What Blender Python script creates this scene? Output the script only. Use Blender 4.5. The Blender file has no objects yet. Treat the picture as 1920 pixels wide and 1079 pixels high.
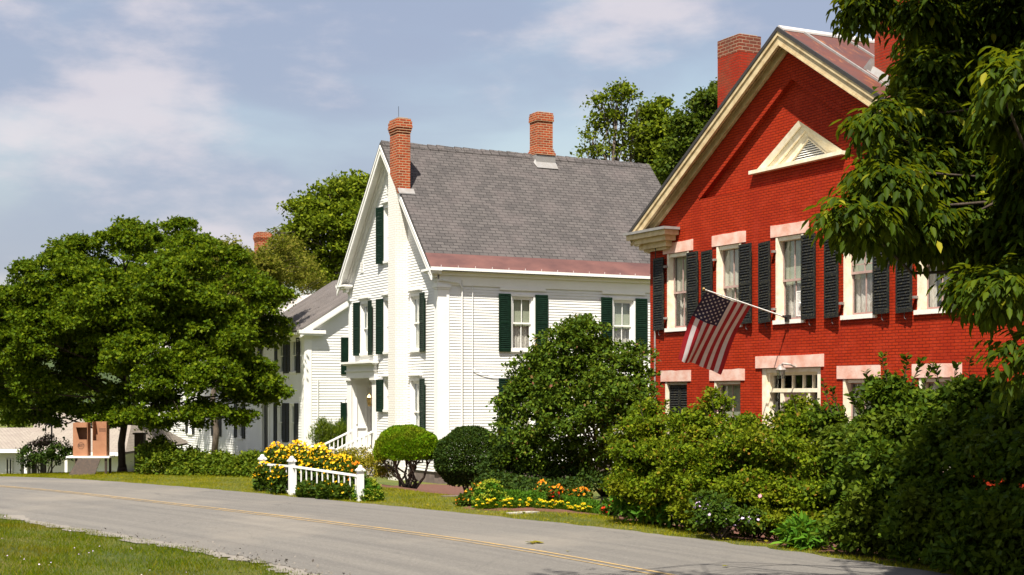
import bpy, math, random
import numpy as np
from mathutils import Vector, Matrix
from mathutils.geometry import tessellate_polygon

# ------------------------------------------------------------------ camera, sky, sun, exposure
scene = bpy.context.scene
COL = scene.collection
# street frame: X runs along the street (right), Y across it to the houses, Z up, metres
cam_d = bpy.data.cameras.new("camera")
cam = bpy.data.objects.new("camera", cam_d); COL.objects.link(cam)
cam.location = (0, 0, 2.2)
cam.rotation_euler = (math.pi/2, 0, math.radians(62.45))
cam_d.lens = 51.375; cam_d.sensor_width = 36; cam_d.shift_y = 0.1055
cam_d.clip_start = 0.2; cam_d.clip_end = 4000
scene.camera = cam

SUN = Vector((1.1, -1.0, 2.6)).normalized()
sd = bpy.data.lights.new("sun", 'SUN'); sd.energy = 5.0; sd.angle = math.radians(0.55); sd.color = (1.0, 0.945, 0.85)
so = bpy.data.objects.new("sun", sd); COL.objects.link(so)
so.rotation_euler = SUN.to_track_quat('Z', 'Y').to_euler(); so.location = SUN*60

world = bpy.data.worlds.new("World"); scene.world = world; world.use_nodes = True
nt = world.node_tree; nt.nodes.clear()
def N(t, typ, **kw):
    n = t.nodes.new(typ)
    for k, v in kw.items():
        if hasattr(n, k): setattr(n, k, v)
        else: n.inputs[k.replace('_', ' ')].default_value = v
    return n
out = N(nt, 'ShaderNodeOutputWorld'); bg = N(nt, 'ShaderNodeBackground'); bg.inputs['Strength'].default_value = 0.07
sky = N(nt, 'ShaderNodeTexSky', sky_type='NISHITA'); sky.sun_disc = False
sky.sun_elevation = math.asin(SUN.z); sky.sun_rotation = math.atan2(SUN.x, SUN.y)
sky.air_density = 1.3; sky.dust_density = 1.6; sky.ozone_density = 1.2
tc = N(nt, 'ShaderNodeTexCoord'); mp = N(nt, 'ShaderNodeMapping'); mp.inputs['Scale'].default_value = (1.0, 1.0, 2.6); mp.inputs['Location'].default_value = (3.1, 0.4, 1.3)
n1 = N(nt, 'ShaderNodeTexNoise'); n1.inputs['Scale'].default_value = 3.0; n1.inputs['Detail'].default_value = 6; n1.inputs['Roughness'].default_value = 0.5; n1.inputs['Distortion'].default_value = 0.3
n2 = N(nt, 'ShaderNodeTexNoise'); n2.inputs['Scale'].default_value = 5.5; n2.inputs['Detail'].default_value = 7; n2.inputs['Roughness'].default_value = 0.55
r1 = N(nt, 'ShaderNodeMapRange'); r1.interpolation_type = 'SMOOTHSTEP'; r1.inputs[1].default_value = 0.36; r1.inputs[2].default_value = 0.60; r1.inputs[4].default_value = 0.75
r2 = N(nt, 'ShaderNodeMapRange'); r2.interpolation_type = 'SMOOTHSTEP'; r2.inputs[1].default_value = 0.47; r2.inputs[2].default_value = 0.66; r2.inputs[4].default_value = 0.68
m1 = N(nt, 'ShaderNodeMix', data_type='RGBA'); m2 = N(nt, 'ShaderNodeMix', data_type='RGBA'); m0 = N(nt, 'ShaderNodeMix', data_type='RGBA', blend_type='MULTIPLY')
m0.inputs[0].default_value = 1; m0.inputs[7].default_value = (1.18, 1.06, .98, 1)
m1.inputs[7].default_value = (2.45, 2.8, 3.85, 1)      # grey-lilac cloud
m2.inputs[7].default_value = (5.7, 5.2, 5.4, 1)      # pale sunlit cloud
L = nt.links.new
L(tc.outputs['Generated'], mp.inputs[0]); L(mp.outputs[0], n1.inputs[0]); L(mp.outputs[0], n2.inputs[0])
L(n1.outputs[0], r1.inputs[0]); L(n2.outputs[0], r2.inputs[0])
L(sky.outputs[0], m0.inputs[6]); L(m0.outputs[2], m1.inputs[6]); L(r1.outputs[0], m1.inputs[0])
L(m1.outputs[2], m2.inputs[6]); L(r2.outputs[0], m2.inputs[0]); L(m2.outputs[2], bg.inputs[0]); L(bg.outputs[0], out.inputs[0])

vs = scene.view_settings
scene.display_settings.display_device = 'sRGB'
vs.view_transform = 'Standard'; vs.look = 'None'; vs.exposure = 1.1; vs.gamma = 1; vs.use_curve_mapping = False
scene.cycles.max_bounces = 7; scene.cycles.transparent_max_bounces = 8
scene.cycles.diffuse_bounces = 3; scene.cycles.glossy_bounces = 3; scene.cycles.transmission_bounces = 4
scene.cycles.sample_clamp_indirect = 4.0
scene.cycles.use_denoising = True

RIGHT = Vector((0.4625, 0.8866, 0)); FWD = Vector((-0.8866, 0.4625, 0))
def at(px, py, t):                     # a survey helper: a photo point and its distance give its place
    return Vector((0, 0, 2.2)) + FWD*t + RIGHT*((px-960)/2740*t) + Vector((0, 0, (742-py)/2740*t))
def sm(x):
    x = np.clip(x, 0, 1); return x*x*(3-2*x)
def gz(X, Y):                          # ground height
    X = np.asarray(X, float); Y = np.asarray(Y, float)
    d = np.minimum(.003*np.maximum(-38-X, 0)**2, 2.6)*(1-sm((Y-12)/5))
    d2 = np.minimum(.0012*np.maximum(-55-X, 0)**2, 1.2)*sm((Y-12)/5)
    yard = .5*sm((Y-13.2)/4)*sm((Y-11)/2)
    bank = .42*sm((4.6-Y)/5)*sm((X+42)/14)
    far = .02*np.maximum(Y-60, 0)
    return -d-d2-yard+bank+far*0
def g0(x, y): return float(gz(x, y))
def ground_hit(px, py):
    for t in np.arange(8, 80, .05):
        p = at(px, py, t)
        if p.z <= g0(p.x, p.y): return p
    return p

# ------------------------------------------------------------------ materials
MATS = {}
def newmat(name):
    m = bpy.data.materials.new(name); m.use_nodes = True; MATS[name] = m
    t = m.node_tree; b = t.nodes['Principled BSDF']; return m, t, b
def ramp(t, src, stops):
    r = t.nodes.new('ShaderNodeValToRGB'); e = r.color_ramp.elements
    while len(e) > 1: e.remove(e[0])
    e[0].position = stops[0][0]; e[0].color = (*stops[0][1], 1)
    for p, c in stops[1:]:
        x = e.new(p); x.color = (*c, 1)
    t.links.new(src, r.inputs[0]); return r.outputs[0]
def noise(t, vec, scale, detail=4, rough=.55, dist=0):
    n = t.nodes.new('ShaderNodeTexNoise'); n.inputs['Scale'].default_value = scale; n.inputs['Detail'].default_value = detail
    n.inputs['Roughness'].default_value = rough; n.inputs['Distortion'].default_value = dist
    t.links.new(vec, n.inputs['Vector']); return n.outputs[0]
def coord(t, which='Object', scale=None):
    c = t.nodes.new('ShaderNodeTexCoord').outputs[which]
    if scale:
        m = t.nodes.new('ShaderNodeMapping'); m.inputs['Scale'].default_value = scale; t.links.new(c, m.inputs[0]); c = m.outputs[0]
    return c
def mixc(t, f, a, b, mode='MIX'):
    m = t.nodes.new('ShaderNodeMix'); m.data_type = 'RGBA'; m.blend_type = mode
    for i, v in ((0, f), (6, a), (7, b)):
        if isinstance(v, (int, float)): m.inputs[i].default_value = v
        elif isinstance(v, tuple): m.inputs[i].default_value = (*v, 1)
        else: t.links.new(v, m.inputs[i])
    return m.outputs[2]
def rng_(t, src, a, b, c=0., d=1.):
    m = t.nodes.new('ShaderNodeMapRange'); 
    for i, v in enumerate((a, b, c, d)): m.inputs[i+1].default_value = v
    t.links.new(src, m.inputs[0]); return m.outputs[0]
def bump(t, b, h, strength=.3, dist=.01):
    n = t.nodes.new('ShaderNodeBump'); n.inputs['Strength'].default_value = strength; n.inputs['Distance'].default_value = dist
    t.links.new(h, n.inputs['Height']); t.links.new(n.outputs[0], b.inputs['Normal'])
def plain(name, c, c2=None, scale=3, rough=.6, metal=0, bmp=0, bscale=30, spec=.4, sc=None, detail=5, lo=.35, hi=.65):
    m, t, b = newmat(name); v = coord(t, 'Object', sc)
    n = noise(t, v, scale, detail)
    t.links.new(ramp(t, n, [(lo, c), (hi, c2 or tuple(x*.8 for x in c))]), b.inputs['Base Color'])
    b.inputs['Roughness'].default_value = rough; b.inputs['Metallic'].default_value = metal; b.inputs['Specular IOR Level'].default_value = spec
    if bmp: bump(t, b, noise(t, v, bscale, 5), bmp)
    return m
def brickmat(name, c1, c2, mortar, w=.205, h=.0715, ms=.009, stain=None, stain_amt=.5, bs=.8, chips=None, rough=.75, streak=None, fade=None):
    m, t, b = newmat(name); uv = t.nodes.new('ShaderNodeUVMap').outputs[0]
    wob = noise(t, uv, 1.3, 2); 
    vm = t.nodes.new('ShaderNodeVectorMath'); vm.operation = 'MULTIPLY_ADD'
    nc = t.nodes.new('ShaderNodeTexNoise'); nc.inputs['Scale'].default_value = 2.2; t.links.new(uv, nc.inputs['Vector'])
    t.links.new(nc.outputs['Color'], vm.inputs[0]); vm.inputs[1].default_value = (.014, .014, 0); t.links.new(uv, vm.inputs[2])
    br = t.nodes.new('ShaderNodeTexBrick'); t.links.new(vm.outputs[0], br.inputs['Vector'])
    for k, v in (('Color1', (*c1, 1)), ('Color2', (*c2, 1)), ('Mortar', (*mortar, 1)), ('Scale', 1), ('Mortar Size', ms), ('Mortar Smooth', .3), ('Bias', -.2), ('Brick Width', w), ('Row Height', h)):
        br.inputs[k].default_value = v
    col = br.outputs['Color']
    big = noise(t, uv, .9, 5, .6)
    if stain: col = mixc(t, rng_(t, big, .48, .75, 0, stain_amt), col, stain)
    if streak:
        mpp = t.nodes.new('ShaderNodeMapping'); mpp.inputs['Scale'].default_value = (3.2, .35, 1); t.links.new(uv, mpp.inputs[0])
        col = mixc(t, rng_(t, noise(t, mpp.outputs[0], 1.6, 5, .6), .50, .72, 0, .6), col, streak)
    if fade: col = mixc(t, rng_(t, noise(t, uv, 2.3, 6, .7), .50, .66, 0, .45), col, fade)
    fine = noise(t, uv, 34, 4, .7)
    col = mixc(t, rng_(t, fine, .3, .75, 0, .35), col, tuple(x*.55 for x in c1))
    if chips:
        ch = noise(t, uv, 7, 6, .75)
        col = mixc(t, rng_(t, ch, .675, .71, 0, .8), col, chips)
    t.links.new(col, b.inputs['Base Color']); b.inputs['Roughness'].default_value = rough; b.inputs['Specular IOR Level'].default_value = .12
    hh = t.nodes.new('ShaderNodeMath'); hh.operation = 'MULTIPLY_ADD'; hh.inputs[1].default_value = -1.0
    t.links.new(br.outputs['Fac'], hh.inputs[0])
    t.links.new(rng_(t, fine, 0, 1, .8, 1.15), hh.inputs[2])
    bump(t, b, hh.outputs[0], bs, .012)
    return m
brickmat('brick_red', (.38, .030, .005), (.31, .021, .004), (.12, .009, .003), w=.185, h=.060, ms=.008, bs=1.1, stain=(.24, .014, .005), stain_amt=.8, chips=(.46, .12, .08), fade=(.44, .045, .018), streak=(.29, .020, .008))  # dark mortar carries dirt and the painted-in shade of the bed joints
brickmat('brick_bare', (.38, .065, .02), (.15, .028, .014), (.42, .30, .18), ms=.013, w=.22, h=.082, stain=(.16, .06, .035), stain_amt=.7)
brickmat('brick_red_sooty', (.32, .026, .009), (.24, .018, .007), (.16, .05, .03), w=.19, h=.062, ms=.007, stain=(.17, .075, .04), stain_amt=.8, chips=(.4, .22, .15))
brickmat('brick_soot', (.22, .045, .022), (.12, .035, .022), (.34, .24, .16), w=.21, h=.078, ms=.011, stain=(.10, .06, .045), stain_amt=.8)
brickmat('brick_white', (.80, .77, .70), (.78, .75, .68), (.60, .56, .50), h=.075, bs=.5, stain=(.74, .70, .62), stain_amt=.4)
brickmat('shingle', (.106, .095, .090), (.066, .060, .058), (.028, .026, .026), w=.31, h=.135, ms=.010, streak=(.055, .050, .050), stain=(.135, .112, .108), stain_amt=.6, bs=1.0, rough=.9)
brickmat('shingle_pale', (.29, .25, .21), (.25, .215, .18), (.12, .10, .085), w=.35, h=.14, ms=.006, stain=(.18, .14, .125), stain_amt=.5, bs=.5, rough=.9)
plain('white_paint', (.73, .72, .69), (.66, .65, .61), .8, .55, bmp=.08)
plain('white_trim', (.80, .785, .74), (.76, .74, .69), 2, .5, bmp=.05)
plain('cream_trim', (.58, .46, .27), (.42, .30, .15), 5, .55, bmp=.25, bscale=18, detail=9, lo=.4, hi=.7)
plain('cream_light', (.80, .73, .58), (.70, .60, .42), 7, .55, bmp=.2)
plain('peeling_white', (.78, .74, .66), (.50, .42, .32), 22, .6, bmp=.3, lo=.58, hi=.75)
plain('mauve_trim', (.42, .29, .25), (.33, .22, .19), 8, .5)
plain('lintel_stone', (.68, .50, .42), (.60, .31, .23), 3.5, .8, bmp=.35, bscale=24, detail=8)
plain('shutter_black', (.010, .011, .012), (.085, .075, .035), 30, .6, spec=.2, detail=8, lo=.5, hi=.78)
plain('shutter_green', (.003, .013, .006), (.005, .020, .010), 9, .5, spec=.15)
plain('curtain_white', (.58, .54, .45), (.42, .39, .32), 3, .9, sc=(7, 7, .15))
plain('shade_green', (.42, .44, .33), (.34, .36, .27), 2, .9)
plain('curtain_lace', (.70, .66, .60), (.36, .32, .28), 9, .9, sc=(5, 5, 1.2))
plain('room_dark', (.03, .028, .026), (.02, .018, .017), 2, .9)  # near black; the darkness of unlit interiors is put into this colour
plain('door_black', (.012, .012, .016), None, 3, .35)
plain('copper', (.155, .070, .058), (.095, .045, .040), 2.2, .5, metal=.15, sc=(1.2, .5, 1.2), detail=8)
plain('metal_edge', (.04, .035, .032), None, 8, .5)
plain('lead_flash', (.30, .29, .28), (.26, .24, .22), 7, .55, metal=.3)
plain('grey_metal', (.23, .205, .19), (.18, .16, .148), 1.6, .45, metal=.2, spec=.5)
plain('pale_metal', (.60, .56, .53), (.50, .46, .43), 1.2, .4, metal=.2)
plain('rust_pole', (.35, .33, .31), (.22, .16, .13), 12, .5, metal=.3)
plain('brass', (.40, .27, .10), (.2, .13, .05), 14, .35, metal=.8)
plain('wood_dark', (.055, .035, .022), (.03, .02, .014), 8, .8, sc=(3, 3, .5))
plain('cardboard', (.34, .16, .085), (.27, .12, .06), 4, .85)
plain('ink', (.07, .035, .025), None, 4, .8)
plain('concrete', (.40, .37, .32), (.30, .28, .24), 5, .9, bmp=.2)
plain('foundation', (.17, .13, .11), (.11, .085, .075), 4, .9, bmp=.4, bscale=12)
plain('iron', (.02, .018, .016), None, 8, .5)
plain('plastic_grey', (.42, .43, .45), (.36, .37, .38), 6, .5)
plain('mulch', (.12, .048, .028), (.075, .032, .022), 28, .95, bmp=1, bscale=60, detail=8)
plain('flag_red', (.36, .008, .016), (.29, .006, .013), 6, .75)
plain('flag_white', (.66, .60, .60), (.58, .52, .53), 6, .75)
plain('flag_blue', (.022, .018, .06), (.017, .014, .045), 6, .75)
plain('bark', (.075, .052, .036), (.03, .022, .016), 7, .95, bmp=1, bscale=22, sc=(3, 3, .7))
plain('bark_grey', (.15, .115, .085), (.06, .045, .035), 7, .95, bmp=.8, bscale=20, sc=(3, 3, .7))
# rusting sheet roof
m, t, b = newmat('rust_roof'); v = coord(t, 'Object'); vs_ = coord(t, 'Object', (.6, 2.5, .6))
a = ramp(t, noise(t, v, 1.1, 6, .65), [(.3, (.060, .028, .026)), (.5, (.115, .036, .022)), (.68, (.075, .034, .031))])
s = rng_(t, noise(t, vs_, 3.2, 7, .7, .6), .56, .70, 0, .85)
t.links.new(mixc(t, s, a, (.34, .13, .04)), b.inputs['Base Color']); b.inputs['Roughness'].default_value = .55; b.inputs['Metallic'].default_value = .15
# window glass
m, t, b = newmat('glass'); t.nodes.remove(b); o = t.nodes['Material Output']
tr = t.nodes.new('ShaderNodeBsdfTransparent'); gl = t.nodes.new('ShaderNodeBsdfGlossy'); gl.inputs['Roughness'].default_value = .03; gl.inputs['Color'].default_value = (.8, .88, .95, 1)
tr.inputs['Color'].default_value = (.90, .92, .90, 1)
fr = t.nodes.new('ShaderNodeLayerWeight'); fr.inputs['Blend'].default_value = .5; pw = t.nodes.new('ShaderNodeMath'); pw.operation = 'POWER'; pw.inputs[1].default_value = 4.0; t.links.new(fr.outputs['Facing'], pw.inputs[0])
nb = t.nodes.new('ShaderNodeBump'); nb.inputs['Strength'].default_value = .3; nb.inputs['Distance'].default_value = .02
t.links.new(noise(t, coord(t, 'Object'), 3.5, 2), nb.inputs['Height']); t.links.new(nb.outputs[0], gl.inputs['Normal'])
ad = t.nodes.new('ShaderNodeMath'); ad.operation = 'ADD'; ad.inputs[1].default_value = .10; t.links.new(pw.outputs[0], ad.inputs[0])
mx = t.nodes.new('ShaderNodeMixShader'); t.links.new(ad.outputs[0], mx.inputs[0]); t.links.new(tr.outputs[0], mx.inputs[1]); t.links.new(gl.outputs[0], mx.inputs[2]); t.links.new(mx.outputs[0], o.inputs[0])
# asphalt
m, t, b = newmat('asphalt'); v = coord(t, 'Object')
streak = t.nodes.new('ShaderNodeUVMap').outputs[0]
mp_ = t.nodes.new('ShaderNodeMapping'); mp_.inputs['Scale'].default_value = (.05, 1.6, 1); t.links.new(streak, mp_.inputs[0])
a = ramp(t, noise(t, mp_.outputs[0], 2.2, 6, .6, .3), [(.3, (.110, .100, .089)), (.5, (.138, .126, .110)), (.7, (.168, .153, .131))])
g = noise(t, v, 22, 8, .85)
a = mixc(t, rng_(t, g, .35, .65, 0, .7), a, (.07, .064, .055))
g2 = noise(t, v, 30, 3, .8); a = mixc(t, rng_(t, g2, .60, .68, 0, .6), a, (.30, .275, .24))
pt = noise(t, v, .22, 5, .6); a = mixc(t, rng_(t, pt, .5, .68, 0, .45), a, (.22, .19, .15))
vo = t.nodes.new('ShaderNodeTexVoronoi'); vo.feature = 'DISTANCE_TO_EDGE'; vo.inputs['Scale'].default_value = .42
vd = t.nodes.new('ShaderNodeVectorMath'); vd.operation = 'MULTIPLY_ADD'; nn = t.nodes.new('ShaderNodeTexNoise'); nn.inputs['Scale'].default_value = 1.1; nn.inputs['Detail'].default_value = 6
t.links.new(v, nn.inputs['Vector']); t.links.new(nn.outputs['Color'], vd.inputs[0]); vd.inputs[1].default_value = (1.6, 1.6, 0); t.links.new(v, vd.inputs[2]); t.links.new(vd.outputs[0], vo.inputs['Vector'])
a = mixc(t, rng_(t, vo.outputs['Distance'], .0, .005, .45, 0), a, (.045, .042, .038))
t.links.new(a, b.inputs['Base Color']); b.inputs['Roughness'].default_value = .9; bump(t, b, g, .9, .008)
# worn yellow paint
m, t, b = newmat('yellow_paint'); v = coord(t, 'Object')
t.links.new(mixc(t, rng_(t, noise(t, v, 9, 8, .85), .36, .58), (.46, .28, .06), (.20, .155, .10)), b.inputs['Base Color']); b.inputs['Roughness'].default_value = .85
m, t, b = newmat('gravel'); v = coord(t, 'Object')
t.links.new(ramp(t, noise(t, v, 55, 5, .9), [(.35, (.11, .098, .082)), (.6, (.22, .195, .165))]), b.inputs['Base Color']); b.inputs['Roughness'].default_value = .95
# lawn
m, t, b = newmat('lawn'); v = coord(t, 'Object')
a = ramp(t, noise(t, v, .55, 6, .65), [(.32, (.055, .095, .004)), (.5, (.13, .15, .007)), (.66, (.22, .175, .02))])
a = mixc(t, rng_(t, noise(t, v, 60, 4, .8), .3, .7, 0, .7), a, (.035, .045, .010))
t.links.new(a, b.inputs['Base Color']); b.inputs['Roughness'].default_value = .95; bump(t, b, noise(t, v, 70, 4, .8), 1, .04)
m, t, b = newmat('far_woods'); v = coord(t, 'Object')
t.links.new(ramp(t, noise(t, v, .35, 8, .7), [(.35, (.014, .026, .008)), (.65, (.05, .075, .018))]), b.inputs['Base Color']); b.inputs['Roughness'].default_value = 1
def leafmat(name, stops, trans=.35, rough=.5, tcol=None, patch=None, spec=.06):
    rough = max(rough, .55)
    m, t, b = newmat(name)
    g = t.nodes.new('ShaderNodeNewGeometry')
    a = ramp(t, g.outputs['Random Per Island'], stops)
    if patch:
        a = mixc(t, rng_(t, noise(t, coord(t, 'Object'), patch[0], 3), .5, .66, 0, patch[1]), a, patch[2])
    t.links.new(a, b.inputs['Base Color']); b.inputs['Roughness'].default_value = rough; b.inputs['Specular IOR Level'].default_value = spec
    if trans:
        tb = t.nodes.new('ShaderNodeBsdfTranslucent'); mx = t.nodes.new('ShaderNodeMixShader'); mx.inputs[0].default_value = trans
        t.links.new(mixc(t, .6, a, tcol or (.16, .22, .01)), tb.inputs[0])
        t.links.new(b.outputs[0], mx.inputs[1]); t.links.new(tb.outputs[0], mx.inputs[2]); t.links.new(mx.outputs[0], t.nodes['Material Output'].inputs[0])
    return m
leafmat('leaf_maple', [(0, (.028, .056, .002)), (.55, (.070, .115, .003)), (1, (.14, .175, .005))], .32)
leafmat('leaf_ash', [(0, (.012, .026, .002)), (.85, (.037, .064, .003)), (.975, (.08, .11, .006)), (1, (.28, .25, .02))], .34, .5, tcol=(.30, .34, .01))
leafmat('leaf_lilac', [(0, (.026, .052, .005)), (.6, (.060, .102, .008)), (.97, (.11, .15, .010)), (1, (.16, .06, .04))], .25, .45)
leafmat('leaf_rose', [(0, (.034, .064, .003)), (.5, (.088, .138, .005)), (.93, (.165, .20, .007)), (1, (.22, .11, .02))], .35, .5, patch=(1.4, .5, (.21, .19, .008)))
leafmat('leaf_mid', [(0, (.024, .050, .004)), (.7, (.055, .095, .006)), (1, (.11, .15, .010))], .3, .5, patch=(1.2, .4, (.10, .10, .01)))
leafmat('leaf_shrub', [(0, (.022, .048, .006)), (.7, (.045, .082, .008)), (1, (.085, .12, .012))], .25, .45)
leafmat('leaf_box', [(0, (.012, .028, .005)), (.8, (.030, .055, .007)), (1, (.055, .080, .010))], .12, .4)
leafmat('leaf_topiary', [(0, (.085, .18, .004)), (.7, (.14, .26, .005)), (1, (.24, .29, .008))], .35, .6, patch=(1.6, .5, (.24, .20, .018)))
leafmat('leaf_gold', [(0, (.13, .13, .010)), (.6, (.22, .19, .012)), (1, (.34, .23, .02))], .3, .6)
leafmat('leaf_hedge', [(0, (.040, .075, .005)), (.6, (.085, .125, .008)), (1, (.15, .17, .010))], .3, .5)
leafmat('leaf_far', [(0, (.050, .080, .004)), (.6, (.110, .150, .007)), (1, (.19, .215, .010))], .3, .6, patch=(.25, .5, (.10, .11, .014)))
leafmat('leaf_far_dark', [(0, (.026, .046, .005)), (.6, (.056, .086, .007)), (1, (.08, .098, .011))], .25, .6)
leafmat('leaf_far_yellow', [(0, (.08, .085, .01)), (.6, (.13, .13, .014)), (1, (.18, .15, .02))], .35, .6)
leafmat('leaf_bed', [(0, (.04, .11, .008)), (.6, (.07, .17, .012)), (1, (.11, .22, .016))], .3, .5)
leafmat('leaf_dead', [(0, (.06, .03, .02)), (1, (.11, .055, .03))], .1, .8)
leafmat('leaf_basket', [(0, (.06, .03, .04)), (.6, (.10, .06, .05)), (1, (.05, .08, .02))], .2, .7)
leafmat('grass_blade', [(0, (.044, .082, .002)), (.5, (.095, .138, .003)), (.85, (.16, .175, .004)), (1, (.28, .22, .03))], .42, .6, patch=(.5, .45, (.20, .135, .012)), spec=0)
leafmat('grass_dry', [(0, (.10, .135, .003)), (.5, (.22, .215, .005)), (.85, (.34, .29, .010)), (1, (.45, .35, .06))], .4, .6, patch=(.9, .6, (.060, .085, .004)), spec=0)
leafmat('petal_yellow', [(0, (.76, .36, .005)), (.6, (.86, .52, .01)), (1, (.88, .64, .04))], .25, .6, (.9, .5, .02))
leafmat('petal_orange', [(0, (.72, .16, .008)), (.7, (.80, .30, .012)), (1, (.80, .42, .03))], .25, .6, (.8, .3, .02))
leafmat('petal_lemon', [(0, (.80, .62, .01)), (1, (.86, .74, .06))], .2, .6, (.9, .7, .05))
leafmat('petal_red', [(0, (.55, .01, .006)), (1, (.70, .06, .012))], .2, .6, (.7, .05, .01))
leafmat('petal_pink', [(0, (.62, .16, .26)), (1, (.75, .35, .42))], .25, .6, (.7, .3, .35))
leafmat('petal_lilac', [(0, (.55, .38, .62)), (1, (.72, .60, .74))], .25, .6, (.6, .5, .6))
leafmat('sedum_head', [(0, (.22, .28, .02)), (1, (.40, .40, .035))], .2, .8)

# ------------------------------------------------------------------ mesh builder and object bookkeeping
class MB:
    def __init__(s): s.v = []; s.f = []; s.m = []
    def poly(s, pts, m=0):
        i = len(s.v); s.v += [tuple(p) for p in pts]; s.f.append(tuple(range(i, i+len(pts)))); s.m.append(m)
    def mesh(s, vs, fs, m=0):
        i = len(s.v); s.v += [tuple(p) for p in vs]; s.f += [tuple(i+k for k in f) for f in fs]; s.m += [m]*len(fs)
    def box(s, x0, x1, y0, y1, z0, z1, m=0):
        if x0 > x1: x0, x1 = x1, x0
        if y0 > y1: y0, y1 = y1, y0
        s.mesh([(x0,y0,z0),(x1,y0,z0),(x1,y1,z0),(x0,y1,z0),(x0,y0,z1),(x1,y0,z1),(x1,y1,z1),(x0,y1,z1)],
               [(0,3,2,1),(4,5,6,7),(0,1,5,4),(1,2,6,5),(2,3,7,6),(3,0,4,7)], m)
    def hexa(s, a, b, m=0):                     # two quads joined: a (4 pts) and b (4 pts)
        s.mesh(list(a)+list(b), [(0,3,2,1),(4,5,6,7),(0,1,5,4),(1,2,6,5),(2,3,7,6),(3,0,4,7)], m)
    def prism(s, pts, vec, m=0):                # polygon pts (3D) extruded by vec
        n = len(pts); v = Vector(vec); q = [tuple(Vector(p)+v) for p in pts]
        s.mesh(list(pts)+q, [tuple(range(n-1,-1,-1)), tuple(range(n,2*n))]+[(i,(i+1)%n,n+(i+1)%n,n+i) for i in range(n)], m)
    def tube(s, pts, rad, n=8, m=0, cap=True):
        pts = [Vector(p) for p in pts]; rings = []; prev = None
        for i, p in enumerate(pts):
            d = (pts[min(i+1, len(pts)-1)]-pts[max(i-1, 0)]).normalized()
            a = (prev or Vector((.3, .9, .1) if abs(d.y) < .9 else (1, 0, 0)))
            a = (a-d*a.dot(d)).normalized(); prev = a; b = d.cross(a)
            r = rad[i] if isinstance(rad, (list, tuple)) else rad
            rings.append([p+a*(r*math.cos(2*math.pi*k/n))+b*(r*math.sin(2*math.pi*k/n)) for k in range(n)])
        vs = [q for R in rings for q in R]; fs = []
        for i in range(len(pts)-1):
            for k in range(n):
                fs.append((i*n+k, i*n+(k+1)%n, (i+1)*n+(k+1)%n, (i+1)*n+k))
        if cap: fs += [tuple(range(n-1,-1,-1)), tuple((len(pts)-1)*n+k for k in range(n))]
        s.mesh(vs, fs, m)
    def lathe(s, c, prof, n=12, m=0):
        c = Vector(c); vs = []; fs = []
        for r, z in prof:
            vs += [c+Vector((r*math.cos(2*math.pi*k/n), r*math.sin(2*math.pi*k/n), z)) for k in range(n)]
        for i in range(len(prof)-1):
            for k in range(n): fs.append((i*n+k, i*n+(k+1)%n, (i+1)*n+(k+1)%n, (i+1)*n+k))
        fs += [tuple(range(n-1,-1,-1)), tuple((len(prof)-1)*n+k for k in range(n))]
        s.mesh(vs, fs, m)
    def build(s, name, mats, parent=None, smooth=False):
        if isinstance(mats, str): mats = [mats]
        org = origin_of(parent)
        me = bpy.data.meshes.new(name)
        me.from_pydata([tuple(Vector(p)-org) for p in s.v], [], s.f)
        for mm in mats: me.materials.append(MATS[mm])
        me.polygons.foreach_set('material_index', s.m)
        if smooth: me.polygons.foreach_set('use_smooth', [True]*len(s.f))
        uvl = me.uv_layers.new(name='UVMap'); uvs = []
        Z = Vector((0, 0, 1))
        for p in me.polygons:
            n = p.normal
            if abs(n.z) > .97: h, u = Vector((1, 0, 0)), Vector((0, 1, 0))
            else:
                h = Z.cross(n).normalized(); u = n.cross(h)
                if abs(h.x) > abs(h.y):
                    if h.x < 0: h = -h
                elif h.y < 0: h = -h
            for k in p.loop_indices:
                q = me.vertices[me.loops[k].vertex_index].co+org
                uvs += [q.dot(h), q.dot(u)]
        uvl.data.foreach_set('uv', uvs)
        me.update()
        o = bpy.data.objects.new(name, me); COL.objects.link(o)
        if parent is not None: o.parent = parent
        return o
def origin_of(p):
    o = Vector((0, 0, 0))
    while p is not None: o = o+Vector(p.location); p = p.parent
    return o
def tag(o, label=None, cat=None, group=None, kind=None):
    if label: o['label'] = label
    if cat: o['category'] = cat
    if group: o['group'] = group
    if kind: o['kind'] = kind
    return o
def thing(name, label, cat, loc, group=None):
    o = bpy.data.objects.new(name, None); COL.objects.link(o); o.location = loc; o.empty_display_size = .2
    return tag(o, label, cat, group)

# ------------------------------------------------------------------ leaves
def T_(v, f): return np.array(v, float), f
TMPL = {
 'oval': T_([(0,0,0),(-.30,.30,.07),(-.26,.66,.07),(0,1,-.03),(.26,.66,.07),(.30,.30,.07)], [(0,1,2,3),(3,4,5,0)]),
 'lance': T_([(0,0,0),(-.15,.28,.05),(-.14,.62,.02),(0,1,-.12),(.14,.62,.02),(.15,.28,.05)], [(0,1,2,3),(3,4,5,0)]),
 'maple': T_([(0,0,0),(-.42,.12,.06),(-.24,.34,.04),(-.52,.62,.05),(-.17,.62,.03),(0,1,-.05),(.17,.62,.03),(.52,.62,.05),(.24,.34,.04),(.42,.12,.06)], [(0,1,2,3,4,5),(5,6,7,8,9,0)]),
 'blade': T_([(-.06,0,0),(.06,0,0),(0,1,.12)], [(0,1,2)]),
 'ash': T_([(0,0,0),(-.19,.30,.06),(-.17,.62,.03),(0,1,-.14),(.17,.62,.03),(.19,.30,.06)], [(0,1,2,3),(3,4,5,0)]),
 'quad': T_([(0,0,0),(-.4,.5,.08),(0,1,0),(.4,.5,.08)], [(0,1,2,3)]),
 'needle': T_([(-.09,0,0),(.09,0,0),(0,1,.03)], [(0,1,2)]),
}
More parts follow.
